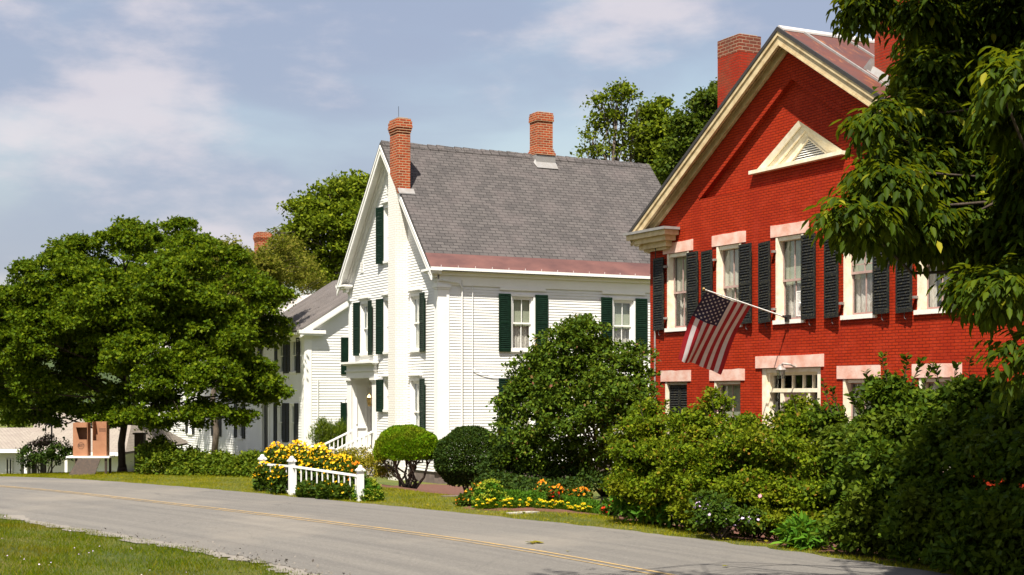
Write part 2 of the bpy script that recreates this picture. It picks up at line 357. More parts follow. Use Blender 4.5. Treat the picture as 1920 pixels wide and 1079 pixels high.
st = [(math.sin(a)*(.5 if i % 2 == 0 else .26), math.cos(a)*(.5 if i % 2 == 0 else .26), .05 if i % 2 == 0 else 0) for i, a in enumerate(np.linspace(0, 2*math.pi, 16, endpoint=False))]
TMPL['daisy'] = T_(st, [tuple(range(16))])
def leaf_mesh(name, mat, P, T, Nn, S, tmpl, parent=None):
    V, F = TMPL[tmpl]; n = len(P)
    P = np.asarray(P, float); T = np.asarray(T, float); Nn = np.asarray(Nn, float); S = np.asarray(S, float).reshape(-1)
    T = T/np.linalg.norm(T, axis=1, keepdims=True)
    Nn = Nn-(Nn*T).sum(1, keepdims=True)*T; Nn /= (np.linalg.norm(Nn, axis=1, keepdims=True)+1e-9)
    B = np.cross(T, Nn)
    W = P[:, None, :]+S[:, None, None]*(V[None, :, 0, None]*B[:, None, :]+V[None, :, 1, None]*T[:, None, :]+V[None, :, 2, None]*Nn[:, None, :])
    W = W.reshape(-1, 3)-np.array(origin_of(parent))
    k = len(V); lf = [len(f) for f in F]; flat = np.array([i for f in F for i in f])
    loops = (np.arange(n)[:, None]*k+flat[None, :]).reshape(-1)
    tot = np.tile(lf, n); start = np.concatenate([[0], np.cumsum(tot)[:-1]])
    me = bpy.data.meshes.new(name)
    me.vertices.add(n*k); me.vertices.foreach_set('co', W.astype(np.float32).reshape(-1))
    me.loops.add(len(loops)); me.loops.foreach_set('vertex_index', loops.astype(np.int32))
    me.polygons.add(len(tot)); me.polygons.foreach_set('loop_start', start.astype(np.int32)); me.polygons.foreach_set('loop_total', tot.astype(np.int32))
    me.materials.append(MATS[mat]); me.update(calc_edges=True)
    o = bpy.data.objects.new(name, me); COL.objects.link(o)
    if parent is not None: o.parent = parent
    return o
def unit(r, n):
    v = r.normal(size=(n, 3)); return v/np.linalg.norm(v, axis=1, keepdims=True)
def lumps_to_leaves(r, lumps, n, size, up=.7, jitter=.55, shell=.55, clump=None, droop=.25, zmin=None):
    """lumps: (x,y,z,rx,ry,rz). Leaves gather in small tilted sprays on and inside every lump."""
    A = np.array(lumps, float); w = (A[:, 3]*A[:, 4]+A[:, 3]*A[:, 5]+A[:, 4]*A[:, 5]); w = w/w.sum()
    per = 16; nc = max(1, n//per)
    idx = r.choice(len(A), nc, p=w)
    u = unit(r, nc); u[:, 2] = np.where(u[:, 2] < -.35, -u[:, 2]*.6, u[:, 2]); u /= np.linalg.norm(u, axis=1, keepdims=True)
    rad = 1-shell*r.random(nc)**1.6
    rad *= 1+.16*r.normal(size=nc)*(r.random(nc) < .25)
    C = A[idx, :3]+u*A[idx, 3:]*rad[:, None]
    ck = clump or size*3.2
    i2 = np.repeat(np.arange(nc), per); m = len(i2)
    out = u[i2]
    off = r.normal(size=(m, 3))*ck*.5; off[:, 2] *= .55
    # tilt the sprays: lower where they point outwards
    off[:, 2] -= (off*out).sum(1)*.35*(out[:, 2] < .8)
    P = C[i2]+off
    Nn = out*.55+np.array([0, 0, up])+r.normal(size=(m, 3))*jitter
    T = out*.6+r.normal(size=(m, 3))*.8; T[:, 2] -= droop
    S = size*(.65+.7*r.random(m))
    if zmin is not None:
        k = P[:, 2] > zmin; P, T, Nn, S = P[k], T[k], Nn[k], S[k]
    return P, T, Nn, S
def sublumps(L_, rs, seed):
    r = np.random.default_rng(seed); out = []
    for l in L_:
        R = np.array(l[3:6]); n = int(max(3, 1.5*(R[0]*R[1]+R[0]*R[2]+R[1]*R[2])/3/rs**2*2.2)); n = min(n, 60)
        u = unit(r, n); u[:, 2] = np.where(u[:, 2] < -.55, -u[:, 2], u[:, 2])
        for d in u:
            s = rs*(.65+.6*r.random()); k = np.maximum(R-s*.55, R*.35); c = np.array(l[:3])+d*k*(.9+.2*r.random())
            out.append((c[0], c[1], c[2], s, s, s*.75))
        out.append(tuple(l[:3])+tuple(R*.6))
    return out
def limb(mb, a, b, r0, r1, r, seg=4, wob=.12, n=7):
    a = Vector(a); b = Vector(b); L_ = (b-a).length; pts = []; rd = []
    for i in range(seg+1):
        f = i/seg; p = a.lerp(b, f)
        if 0 < i < seg: p += Vector(r.normal(size=3))*wob*L_*.35
        p.z += math.sin(f*math.pi)*L_*.06
        pts.append(p); rd.append(r0+(r1-r0)*f)
    mb.tube(pts, rd, n, cap=True)
    return pts
def tree(name, label, cat, base, top, r0, lumps, n, size, leaf, tmpl='maple', bark='bark', seed=1, group=None, zmin=None, extra=0, sub=None, **kw):
    r = np.random.default_rng(seed)
    th = thing(name, label, cat, base, group)
    mb = MB(); base = Vector(base); top = Vector(top)
    tp = limb(mb, base-Vector((0, 0, .15)), top, r0, r0*.35, r, 6, .05, 10)
    mb.tube([base-Vector((0, 0, .2)), base+Vector((0, 0, .25))], [r0*1.7, r0], 10)
    for i, l in enumerate(lumps):
        c = Vector(l[:3]); f = min(.9, max(.25, (c.z-base.z)/(top.z-base.z+1e-6)*.62)); k = f*6; a = tp[int(k)].lerp(tp[min(6, int(k)+1)], k-int(k))
        ends = limb(mb, a, c, r0*.38*(1-f*.4), r0*.12, r, 4, .14, 6)
        for _ in range(3+extra):
            d = Vector(unit(r, 1)[0]); d.z = abs(d.z)*.8
            limb(mb, ends[3], c+Vector((d.x*l[3], d.y*l[4], d.z*l[5]))*.8+(c*0), r0*.13, r0*.03, r, 3, .15, 5) if False else limb(mb, ends[3], Vector((c.x+d.x*l[3]*.85, c.y+d.y*l[4]*.85, c.z+d.z*l[5]*.85)), r0*.12, r0*.03, r, 3, .15, 5)
    mb.build('trunk', bark, th, smooth=True)
    P, T, Nn, S = lumps_to_leaves(r, sublumps(lumps, sub, seed) if sub else lumps, n, size, zmin=zmin, **kw)
    leaf_mesh('crown', leaf, P, T, Nn, S, tmpl, th)
    return th
def crown_lumps(seed, c, rad, n, lr, zcut=-1, inner=.72):
    r = np.random.default_rng(seed); out = []
    c = np.array(c); rad = np.array(rad); k = 0
    while len(out) < n and k < 5000:
        k += 1; u = unit(r, 1)[0]
        if u[2] < zcut: continue
        p = c+u*rad*inner*(.8+.35*r.random())
        s = lr*(.75+.5*r.random())
        if any(np.linalg.norm((np.array(q[:3])-p)/rad) < .8*lr/rad.mean() for q in out) and k < 3000: continue
        out.append((p[0], p[1], p[2], s*1.1, s*1.1, s*.85))
    out.append((c[0], c[1], c[2], rad[0]*.6, rad[1]*.6, rad[2]*.6))
    return out
def shrub(name, label, cat, base, lumps, n, size, leaf, tmpl='oval', seed=1, group=None, stems=6, blossoms=None, stem_r=.02, zmin=None, stem_mat='bark', sub=None, **kw):
    r = np.random.default_rng(seed); th = thing(name, label, cat, base, group)
    mb = MB(); base = Vector(base)
    for i in range(stems):
        l = lumps[i % len(lumps)]; d = Vector(unit(r, 1)[0])
        e = Vector((l[0]+d.x*l[3]*.6, l[1]+d.y*l[4]*.6, l[2]+d.z*l[5]*.4))
        limb(mb, base+Vector((d.x*.12, d.y*.12, -.08)), e, stem_r, stem_r*.35, r, 4, .12, 6)
    mb.build('stems', stem_mat, th, smooth=True)
    P, T, Nn, S = lumps_to_leaves(r, sublumps(lumps, sub, seed) if sub else lumps, n, size, zmin=zmin if zmin is not None else base.z+.01, **kw)
    leaf_mesh('foliage', leaf, P, T, Nn, S, tmpl, th)
    if blossoms:
        mat, nb, bs, tm = blossoms[:4]; zb = blossoms[4] if len(blossoms) > 4 else -9
        A = np.array(lumps); i = r.integers(0, len(A), nb*6); u = unit(r, nb*6); u[:, 2] = np.abs(u[:, 2])*.9-.15
        Q = A[i, :3]+u*A[i, 3:]*1.04; k = (u[:, 0]*.6-u[:, 1]*.8 > -.45) & (Q[:, 2] > max(zb, base.z+.1)); Q = Q[k][:nb]; u = u[k][:nb]
        m = len(Q)
        Nn = u*.5+np.array([.25, -.35, .75])+r.normal(size=(m, 3))*.25
        leaf_mesh('blossoms', mat, Q, np.cross(Nn, unit(r, m)), Nn, bs*(.7+.6*r.random(m)), tm, th)
    return th
# ------------------------------------------------------------------ setting: ground, road, verges
def grid(xs, ys, zf):
    X, Y = np.meshgrid(xs, ys, indexing='ij'); Z = zf(X, Y)
    v = np.stack([X, Y, Z], -1).reshape(-1, 3).tolist(); ny = len(ys)
    f = [(i*ny+j, (i+1)*ny+j, (i+1)*ny+j+1, i*ny+j+1) for i in range(len(xs)-1) for j in range(ny-1)]
    return v, f
xs = np.concatenate([[-1800, -900, -500, -300, -200, -150, -120, -100], np.arange(-90, 12, .6), [20, 40, 80, 150, 300, 600]])
ys = np.concatenate([[-500, -200, -80, -40, -20], np.arange(-12, 32, .5), np.arange(33, 60, 3), [70, 90, 120, 160, 250, 500, 1200, 1800]])
mb = MB(); v, f = grid(xs, ys, gz); mb.mesh(v, f)
tag(mb.build('ground', 'lawn', smooth=True), kind='structure')

CEN = [(12,9.72),(0,9.70),(-8,9.68),(-15.1,9.6),(-18.3,9.42),(-21.1,9.02),(-25.3,8.15),(-29.4,7.15),(-33,6.2),(-36.5,5.0),(-40,3.5),(-44,1.4),(-49,-1.8),(-56,-7),(-66,-15)]
def catmull(P, k=14):
    P = [np.array(p, float) for p in P]; P = [2*P[0]-P[1]]+P+[2*P[-1]-P[-2]]; o = []
    for i in range(1, len(P)-2):
        for j in range(k):
            t = j/k; a, b, c, d = P[i-1:i+3]
            o.append(.5*((2*b)+(-a+c)*t+(2*a-5*b+4*c-d)*t*t+(-a+3*b-3*c+d)*t**3))
    o.append(P[-2]); return np.array(o)
CL = catmull(CEN); TG = np.gradient(CL, axis=0); TG /= np.linalg.norm(TG, axis=1, keepdims=True); NR = np.stack([TG[:, 1], -TG[:, 0]], 1)   # points to the far side
SL = np.concatenate([[0], np.cumsum(np.linalg.norm(np.diff(CL, axis=0), axis=1))])
rr = np.random.default_rng(5)
def ribbon(name, offs, dz, mat, jit=0, kind='structure'):
    """a sheet along the road between offsets; z follows the ground"""
    n = len(CL); J = [rr.normal(size=n)*jit if k in (0, len(offs)-1) else np.zeros(n) for k in range(len(offs))]
    V = []; uv = []
    for i in range(n):
        for k, o in enumerate(offs):
            p = CL[i]+NR[i]*(o+J[k][i]); crown = .05*(1-min(1, (o/3.4)**2)); V.append((p[0], p[1], g0(p[0], p[1])+dz+crown)); uv.append((SL[i], o))
    K = len(offs); F = [(i*K+k, (i+1)*K+k, (i+1)*K+k+1, i*K+k+1) for i in range(n-1) for k in range(K-1)]
    m = MB(); m.mesh(V, F); ob = m.build(name, mat, smooth=True)
    lay = ob.data.uv_layers[0].data
    for lp in ob.data.loops: lay[lp.index].uv = uv[lp.vertex_index]
    return tag(ob, kind=kind)
ribbon('road_shoulder', [-3.62, -2.9], .014, 'gravel', .10)
ribbon('road', [-3.38, -2.9, -2.2, -1.4, -.7, 0, .7, 1.4, 2.2, 2.9, 3.32], .022, 'asphalt', .035)
ribbon('road_marking', [-.12, -.082], .0275, 'yellow_paint', .004)
ribbon('road_marking', [.05, .115], .0275, 'yellow_paint', .004)
def road_off(P):                               # signed offset from the road's centre line
    P = np.asarray(P); out = np.zeros(len(P))
    for i in range(0, len(P), 4000):
        d = P[i:i+4000, None, :]-CL[None]; D = (d**2).sum(2); j = D.argmin(1); a = np.arange(len(j))
        out[i:i+4000] = (d[a, j]*NR[j]).sum(1)
    return out
# mulch beds
def patch(name, pts, mat, dz=.02, label=None):
    m = MB(); c = np.mean(pts, 0); P = catmull(list(pts)+[pts[0]], 8)
    P = P+rr.normal(size=P.shape)*.03
    rings = [[c+(p-c)*f for p in P] for f in (0.02, .35, .7, 1)]
    n = len(P); V = [(q[0], q[1], g0(q[0], q[1])+dz*(1 if k < 3 else .0)+rr.random()*.02*(k < 3)) for k, R in enumerate(rings) for q in R]
    F = [(k*n+i, k*n+(i+1) % n, (k+1)*n+(i+1) % n, (k+1)*n+i) for k in range(3) for i in range(n)]
    m.mesh(V, F); return tag(m.build(name, mat), kind='structure')
BED1 = [(-39,14.6),(-36,13.6),(-33.5,13.4),(-31.6,13.6),(-29.6,14.0),(-28,14.8),(-26.3,16.2),(-28,18.4),(-34,18.5),(-40.5,18.5)]
BED2 = [(-23.4,14.1),(-20.9,13.7),(-18,13.45),(-14,13.45),(-9,13.5),(-3,13.6),(-3,18),(-12,19.3),(-22,19.2),(-26,16.5)]
BED3 = [(-26.3,12.6),(-25.4,12.35),(-24.4,13.2),(-23.9,14.7),(-25,16.5),(-27,16.4),(-27.2,14.2)]
patch('mulch_bed', BED1, 'mulch'); patch('mulch_bed', BED2, 'mulch'); patch('mulch_bed', BED3, 'mulch', .026)
def inpoly(P, poly):
    x, y = P[:, 0], P[:, 1]; c = np.zeros(len(P), bool); n = len(poly)
    for i in range(n):
        x1, y1 = poly[i]; x2, y2 = poly[(i+1) % n]
        k = ((y1 > y) != (y2 > y)) & (x < (x2-x1)*(y-y1)/(y2-y1+1e-9)+x1); c ^= k
    return c
def grass(name, x0, x1, y0, y1, n, test, h, seed, mat='grass_blade'):
    r = np.random.default_rng(seed); P = np.stack([r.uniform(x0, x1, n), r.uniform(y0, y1, n)], 1)
    P = P+(r.normal(size=P.shape)*.02); P = P[test(P)]
    for b in (BED1, BED2, BED3): P = P[~inpoly(P, b)]
    m = len(P); Z = gz(P[:, 0], P[:, 1])
    nz = np.sin(P[:, 0]*2.1+P[:, 1]*1.3)*np.sin(P[:, 1]*2.7-P[:, 0]*.9)
    S = h*(.6+.8*r.random(m))*(1+.25*nz)
    T = np.stack([r.normal(size=m)*.55, r.normal(size=m)*.55, np.ones(m)], 1); Nn = unit(r, m)
    o = leaf_mesh(name, mat, np.column_stack([P, Z-.005]), T, Nn, S, 'blade')
    o['kind'] = 'stuff'; return o
grass('grass', -34, -12, -3, 7, 330000, lambda P: road_off(P) < -3.36-.2*np.abs(np.sin(P[:, 0]*1.7)), .055, 11)
grass('grass', -50, -9, 4, 18, 620000, lambda P: (road_off(P) > 3.26) & (road_off(P) < 8.5), .05, 12, 'grass_dry')
o = tag(bpy.data.objects['grass'], 'mown lawn on the near side of the road', 'grass')
o = tag(bpy.data.objects['grass.001'], 'dry mown verge between the road and the gardens', 'grass')

# far hills and woods so that the ground does not end in a bare horizon
mb = MB(); hx = np.linspace(-1500, 900, 90); r = np.random.default_rng(3)
for k, (dist, hh) in enumerate(((420, 34), (760, 78))):
    hts = hh*(.55+.3*np.sin(hx*.006+k)+.15*np.sin(hx*.017+2*k))+r.normal(size=len(hx))*1.6
    V = []; 
    for x, z in zip(hx, hts): V += [(x, dist+.18*abs(x+200), -4), (x, dist+40+.18*abs(x+200), z), (x, dist+160+.18*abs(x+200), z*.6)]
    mb.mesh(V, [(i*3+j, (i+1)*3+j, (i+1)*3+j+1, i*3+j+1) for i in range(len(hx)-1) for j in range(2)])
    V = []
    hy = np.linspace(-900, 900, 60)
    for y, z in zip(hy, hh*(.55+.25*np.sin(hy*.008+k)+.1*np.sin(hy*.02))): V += [(-dist*.95, y, -6), (-dist*.95-50, y, z*.8), (-dist*.95-200, y, z*.5)]
    mb.mesh(V, [(i*3+j, (i+1)*3+j, (i+1)*3+j+1, i*3+j+1) for i in range(len(hy)-1) for j in range(2)])
tag(mb.build('hills', 'far_woods', smooth=True), kind='structure')

# ------------------------------------------------------------------ wall helpers
def PY(c):                                     # wall facing -Y at Y=c : (s, d outward, z)
    return lambda s, d, z: (s, c-d, z)
def PX(c):                                     # wall facing +X at X=c
    return lambda s, d, z: (c+d, s, z)
def pbox(mb, P, s0, s1, d0, d1, z0, z1, m=0):
    a = P(s0, d0, z0); b = P(s1, d1, z1); mb.box(a[0], b[0], a[1], b[1], a[2], b[2], m)
def clap(mb, P, span, z0, z1, holes=(), pitch=.104, lip=.020, m=0):
    z = z0
    while z < z1-1e-4:
        zt = min(z+pitch, z1); zm = (z+zt)/2
        a, b = span(z); a2, b2 = span(zt)
        if b-a < .02: break
        if b2 < a2: a2 = b2 = (a2+b2)/2
        segs = [(a, b)]
        for h0, h1, hz0, hz1 in holes:
            if hz0 < zm < hz1:
                ns = []
                for s0, s1 in segs:
                    if h1 <= s0 or h0 >= s1: ns.append((s0, s1)); continue
                    if h0 > s0: ns.append((s0, h0))
                    if h1 < s1: ns.append((h1, s1))
                segs = ns
        for s0, s1 in segs:
            t0 = a2 if s0 == a else s0; t1 = b2 if s1 == b else s1
            mb.mesh([P(s0, lip, z), P(s1, lip, z), P(t1, .004, zt), P(t0, .004, zt), P(s0, -.002, z), P(s1, -.002, z)], [(0, 1, 2, 3), (4, 5, 1, 0)], m)
        z = zt
def wall_poly(mb, P, outer, holes, d=0, reveal=.12, m=0, hm=None):
    """flat wall with real openings and reveals. outer and holes: lists of (s,z)"""
    loops = [[Vector((s, z, 0)) for s, z in L_] for L_ in [outer]+list(holes)]
    flat = [q for L_ in loops for q in L_]
    for tri in tessellate_polygon(loops):
        mb.poly([P(flat[i].x, d, flat[i].y) for i in tri], m)
    for H_ in holes:
        n = len(H_)
        for i in range(n):
            (a, b), (c, e) = H_[i], H_[(i+1) % n]
            mb.poly([P(a, d, b), P(c, d, e), P(c, d-reveal, e), P(a, d-reveal, b)], m if hm is None else hm)
def rect(s0, s1, z0, z1): return [(s0, z0), (s1, z0), (s1, z1), (s0, z1)]
def shutter(parent, P, hinge, w, z0, z1, dirn, ang, mat, d0=.05, pitch=.058, label=None, tilt=0):
    """louvred shutter hung at s=hinge, opening towards dirn, standing off the wall by ang"""
    ca, sa = math.cos(ang), math.sin(ang); mb = MB()
    def Q(u, e, z): return P(hinge+dirn*(u*ca-e*sa*0), d0+u*sa+e, z+tilt*u)
    def qb(u0, u1, e0, e1, za, zb):
        mb.hexa([Q(u0, e0, za), Q(u1, e0, za), Q(u1, e1, za), Q(u0, e1, za)], [Q(u0, e0, zb), Q(u1, e0, zb), Q(u1, e1, zb), Q(u0, e1, zb)])
    st = .05; zm = z0+(z1-z0)*.5
    qb(0, st, 0, .035, z0, z1); qb(w-st, w, 0, .035, z0, z1)
    for za, zb in ((z0, z0+.08), (zm-.035, zm+.035), (z1-.06, z1)): qb(st, w-st, .002, .033, za, zb)
    for za, zb in ((z0+.08, zm-.035), (zm+.035, z1-.06)):
        n = int((zb-za)/pitch); p = (zb-za)/n
        for i in range(n):
            z = za+i*p+random.uniform(-.003, .003)
            mb.hexa([Q(st, .031, z-.004), Q(w-st, .031, z-.004), Q(w-st, .034, z+.004), Q(st, .034, z+.004)],
                    [Q(st, .004, z+p*.93), Q(w-st, .004, z+p*.93), Q(w-st, .008, z+p*.93+.006), Q(st, .008, z+p*.93+.006)])
    # hook and hinge pins
    return tag(mb.build('shutter', mat, parent), label)
def window(parent, P, s0, s1, z0, z1, frame, sash, rec=.10, casing=0, cas_d=.03, mid=None, munt=1, style='shade', sill=None, cap=None, trim2=None, lower_munt=True, sill_mat=None, label=None, name='window', topbar=False):
    """a sash window in an opening s0..s1, z0..z1; frame, sashes, panes, curtain, sill as real depth"""
    mb = MB(); mid = mid or (z0+z1)/2; fw = .055
    if casing:                                        # boards round the opening, proud of the wall
        pbox(mb, P, s0-casing, s0, -.02, cas_d, z0, z1+casing); pbox(mb, P, s1, s1+casing, -.02, cas_d, z0, z1+casing)
        pbox(mb, P, s0, s1, -.02, cas_d, z1, z1+casing)
    for a, b in ((s0, s0+fw), (s1-fw, s1)): pbox(mb, P, a, b, -rec-.06, -.015 if casing else -rec+.05, z0, z1)
    pbox(mb, P, s0+fw, s1-fw, -rec-.06, -.015 if casing else -rec+.05, z1-fw, z1)
    w = mb.build(name, frame, parent); tag(w, label)
    mb = MB(); a, b = s0+fw, s1-fw; sw = .04
    def sashb(za, zb, d, mm):
        pbox(mb, P, a, a+sw, d-.03, d, za, zb); pbox(mb, P, b-sw, b, d-.03, d, za, zb)
        pbox(mb, P, a+sw, b-sw, d-.03, d, za, za+sw*1.25); pbox(mb, P, a+sw, b-sw, d-.03, d, zb-sw, zb)
        for k in range(mm):
            c = a+(b-a)*(k+1)/(mm+1); pbox(mb, P, c-.011, c+.011, d-.027, d-.004, za+sw*1.25, zb-sw)
    sashb(mid-.02, z1-fw, -rec, munt); sashb(z0, mid+.025, -rec-.035, munt if lower_munt else 0)
    if topbar: pbox(mb, P, a+sw, b-sw, -rec-.027, -rec-.004, mid+.16, mid+.18)
    mb.build('sash', sash, w)
    mb = MB(); mb.poly([P(a, -rec-.017, mid), P(b, -rec-.017, mid), P(b, -rec-.017, z1-fw), P(a, -rec-.017, z1-fw)])
    mb.poly([P(a, -rec-.052, z0), P(b, -rec-.052, z0), P(b, -rec-.052, mid), P(a, -rec-.052, mid)]); mb.build('pane', 'glass', w)
    # curtain or blind, folded cloth behind the glass
    def cloth(za, zb, d, mat, amp, fr, sa=a, sb=b):
        m = MB(); n = 26; pr = None
        V = []; 
        for i in range(n+1):
            s = sa+(sb-sa)*i/n; dd = d+amp*math.sin(fr*i+s*7)
            V += [P(s, dd, za), P(s, dd, zb)]
        m.mesh(V, [(2*i, 2*i+2, 2*i+3, 2*i+1) for i in range(n)]); m.build('curtain', mat, w)
    if style == 'shade': cloth(z0, z1, -rec-.085, 'curtain_white', .012, .9)
    elif style == 'green': cloth(mid-.1, z1, -rec-.10, 'shade_green', .001, .1); cloth(z0, mid, -rec-.16, 'curtain_lace', .012, 1.1)
    elif style == 'blind': cloth(z0, z1, -rec-.10, 'shade_green', .001, .1)
    elif style == 'part': cloth(z0+(z1-z0)*.5, z1, -rec-.10, 'curtain_white', .010, .8); cloth(z0, mid, -rec-.2, 'curtain_lace', .014, 1.3)
    elif style == 'sides': cloth(z0, z1, -rec-.12, 'curtain_lace', .014, 1.2, a, a+(b-a)*.22); cloth(z0+(z1-z0)*.1, z1, -rec-.2, 'shade_green', .002, .1)
    m = MB(); pbox(m, P, s0-.2, s1+.2, -rec-.9, -rec-.88, z0-.2, z1+.1); m.build('room', 'room_dark', w)  # dark panel added behind the glass, coloured as the unlit interior's shade
    if sill: 
        m = MB(); pbox(m, P, s0-sill, s1+sill, -rec-.04, .07, z0-.08, z0-.002); pbox(m, P, s0-sill+.03, s1+sill-.03, -.02, .035, z0-.13, z0-.082) if casing else None
        m.build('sill', sill_mat or frame, w)
    if cap:
        m = MB(); zc = z1+casing+.002; pbox(m, P, s0-casing-.01, s1+casing+.01, 0, cas_d+.012, zc, zc+.05); pbox(m, P, s0-casing-cap*.6, s1+casing+cap*.6, 0, .085, zc+.052, zc+.09); pbox(m, P, s0-casing-cap, s1+casing+cap, 0, .12, zc+.092, zc+.13); m.build('cap', frame, w)
    return w
# ------------------------------------------------------------------ red brick house
random.seed(4)
RY = 19.75; RX0, RX1 = -30.47, -19.47; RC = (RX0+RX1)/2; RD = 29.2; EZ = 6.25; SL_ = .637; PKZ = 10.04
F = PY(RY); S = PX(RX1)
red = thing('red_brick_house', 'red painted brick house with black shutters and pale stone lintels', 'house', (RC, RY, -.5))
up = [(-29.70, -28.78), (-27.66, -26.72), (-25.47, -24.53), (-23.25, -22.31), (-21.13, -20.19)]
UZ0, UZ1, LZ1 = 3.83, 5.63, 2.53
lo = [(-29.80, -28.87), (-27.76, -26.76), (-23.28, -22.33), (-21.1, -20.15)]
ra = lambda s: PKZ-.16-SL_*abs(s-RC)
rec_tri = [(-28.34, 6.80), (-21.55, 6.80), (-24.93, 8.97)]
vent_tri = [(-26.33, 7.20), (-23.37, 7.20), (-24.83, 8.07)]
mb = MB()
outer = [(RX0, -.9), (RX1, -.9), (RX1, ra(RX1)), (RC, ra(RC)), (RX0, ra(RX0))]
holes = [rect(a, b, UZ0, UZ1) for a, b in up]+[rect(a, b, .72, LZ1) for a, b in lo]+[rect(-26.0, -23.98, .05, 2.80)]+[rec_tri]
wall_poly(mb, F, outer, holes, 0, .20)
wall_poly(mb, F, rec_tri, [vent_tri], -.115, .28)
# soldier-course band round the recess, a little proud
def band(pts, w, d):
    for (a, b), (c, e) in zip(pts[:-1], pts[1:]):
        v_ = Vector((c-a, e-b)).normalized(); n = Vector((-v_.y, v_.x)) if (-v_.y*0+v_.x) > 0 else Vector((v_.y, -v_.x))
        n = Vector((-v_.y, v_.x)); n = n if n.y > 0 else -n
        q = [(a, b), (c, e), (c+n.x*w, e+n.y*w), (a+n.x*w, b+n.y*w)]
        mb.prism([F(s, .0, z) for s, z in q], Vector(F(0, d, 0))-Vector(F(0, 0, 0)))
band([rec_tri[0], rec_tri[2]], .12, .012); band([rec_tri[2], rec_tri[1]], .12, .012)
wall_s = [rect(21.0, 22.0, UZ0, UZ1), rect(21.0, 22.0, .72, LZ1), rect(25, 26, UZ0, UZ1)]
wall_poly(mb, S, [(RY, -.9), (RD, -.9), (RD, 6.1), (RY, 6.1)], wall_s, 0, .20)
mb.poly([(RX0, RY, -.9), (RX0, RD, -.9), (RX0, RD, 6.1), (RX0, RY, 6.1)])
mb.poly([(RX0, RD, -.9), (RX1, RD, -.9), (RX1, RD, 6.1), (RC, RD, PKZ-.16), (RX0, RD, 6.1)])
mb.build('wall', 'brick_red', red)
# inner floor so no daylight passes between storeys
mb = MB(); mb.box(RX0+.3, RX1-.3, RY+1.3, RD-.3, 2.9, 3.1); mb.box(RX0+.3, RX1-.3, RY+.3, RD-.3, 5.95, 6.05); mb.build('floor', 'room_dark', red)
# roof slabs
OH = .34; YF = RY-.32
mb = MB()
for sgn in (-1, 1):
    xe = RC+sgn*5.95; ze = PKZ-SL_*5.95
    mb.hexa([(RC, YF, PKZ-.06), (xe, YF, ze-.06), (xe, RD+.3, ze-.06), (RC, RD+.3, PKZ-.06)], [(RC, YF, PKZ), (xe, YF, ze), (xe, RD+.3, ze), (RC, RD+.3, PKZ)])
rf = mb.build('roof', 'rust_roof', red)
mb = MB()
for sgn in (-1, 1):
    for k in range(9):
        y = YF+.55+k*1.12; xe = RC+sgn*5.95; ze = PKZ-SL_*5.95; h = .045
        mb.hexa([(RC, y, PKZ), (xe, y, ze), (xe, y+.05, ze), (RC, y+.05, PKZ)], [(RC, y, PKZ+h), (xe, y, ze+h), (xe, y+.05, ze+h), (RC, y+.05, PKZ+h)])
mb.build('seam', 'lead_flash', rf)
mb = MB()
for sgn in (-1, 1): mb.hexa([(RC, YF, PKZ+.01), (RC+sgn*.16, YF, PKZ-.09), (RC+sgn*.16, RD+.3, PKZ-.09), (RC, RD+.3, PKZ+.01)], [(RC, YF, PKZ+.05), (RC+sgn*.16, YF, PKZ-.05), (RC+sgn*.16, RD+.3, PKZ-.05), (RC, RD+.3, PKZ+.05)])
mb.build('ridge_cap', 'pale_metal', rf)
mb = MB()
def rake(sgn, o0, o1, y0, y1, s_end, m=0, c0=0.0):      # strip under the roof line: vertical offsets o0..o1 below it
    a, b = RC+sgn*c0, RC+sgn*s_end; za, zb = PKZ-SL_*c0, PKZ-SL_*s_end
    mb.hexa([(a, y0, za-o1), (b, y0, zb-o1), (b, y1, zb-o1), (a, y1, za-o1)], [(a, y0, za-o0), (b, y0, zb-o0), (b, y1, zb-o0), (a, y1, za-o0)], m)
for sg in (-1, 1):
    rake(sg, -.015, .075, YF-.045, YF-.004, 6.0, 1)
    rake(sg, .078, .17, YF-.028, YF+.03, 5.93); rake(sg, .172, .33, YF+.0, YF+.05, 5.9); rake(sg, .335, .375, YF-.012, YF+.055, 5.88)
    rake(sg, .13, .165, YF+.052, RY-.002, 5.85)
    rake(sg, .17, .26, RY-.13, RY-.015, 5.8); rake(sg, .263, .40, RY-.075, RY-.016, 5.75); rake(sg, .403, .44, RY-.10, RY-.016, 5.73)
mb.build('rake_trim', ['cream_trim', 'metal_edge'], red)
# eaves on the long sides and cornice returns
for sg in (-1, 1):
    mb = MB(); xw = RX0 if sg < 0 else RX1; zt = PKZ-SL_*5.95-.06
    X_ = lambda a: xw+sg*a
    mb.box(X_(0), X_(.40), YF-.02, RD+.2, 6.03, 6.16); mb.box(X_(0), X_(.27), YF+.03, RD+.2, 5.90, 6.028); mb.box(X_(0), X_(.10), RY-.02, RD, 5.72, 5.898)
    a0 = X_(.44); a1 = X_(-1.28)
    mb.box(a0, a1, YF-.10, RY-.02, 6.05, 6.17); mb.box(X_(.50), X_(-1.34), YF-.16, RY-.022, 6.172, 6.235, 1); mb.box(X_(.36), X_(-1.16), YF-.0, RY-.021, 5.93, 6.048)
    mb.box(X_(.20), X_(-1.0), YF+.12, RY-.022, 5.80, 5.928); mb.box(X_(.1), X_(-.9), YF+.2, RY-.023, 5.74, 5.798)
    mb.build('cornice', ['cream_trim', 'lead_flash'], red)
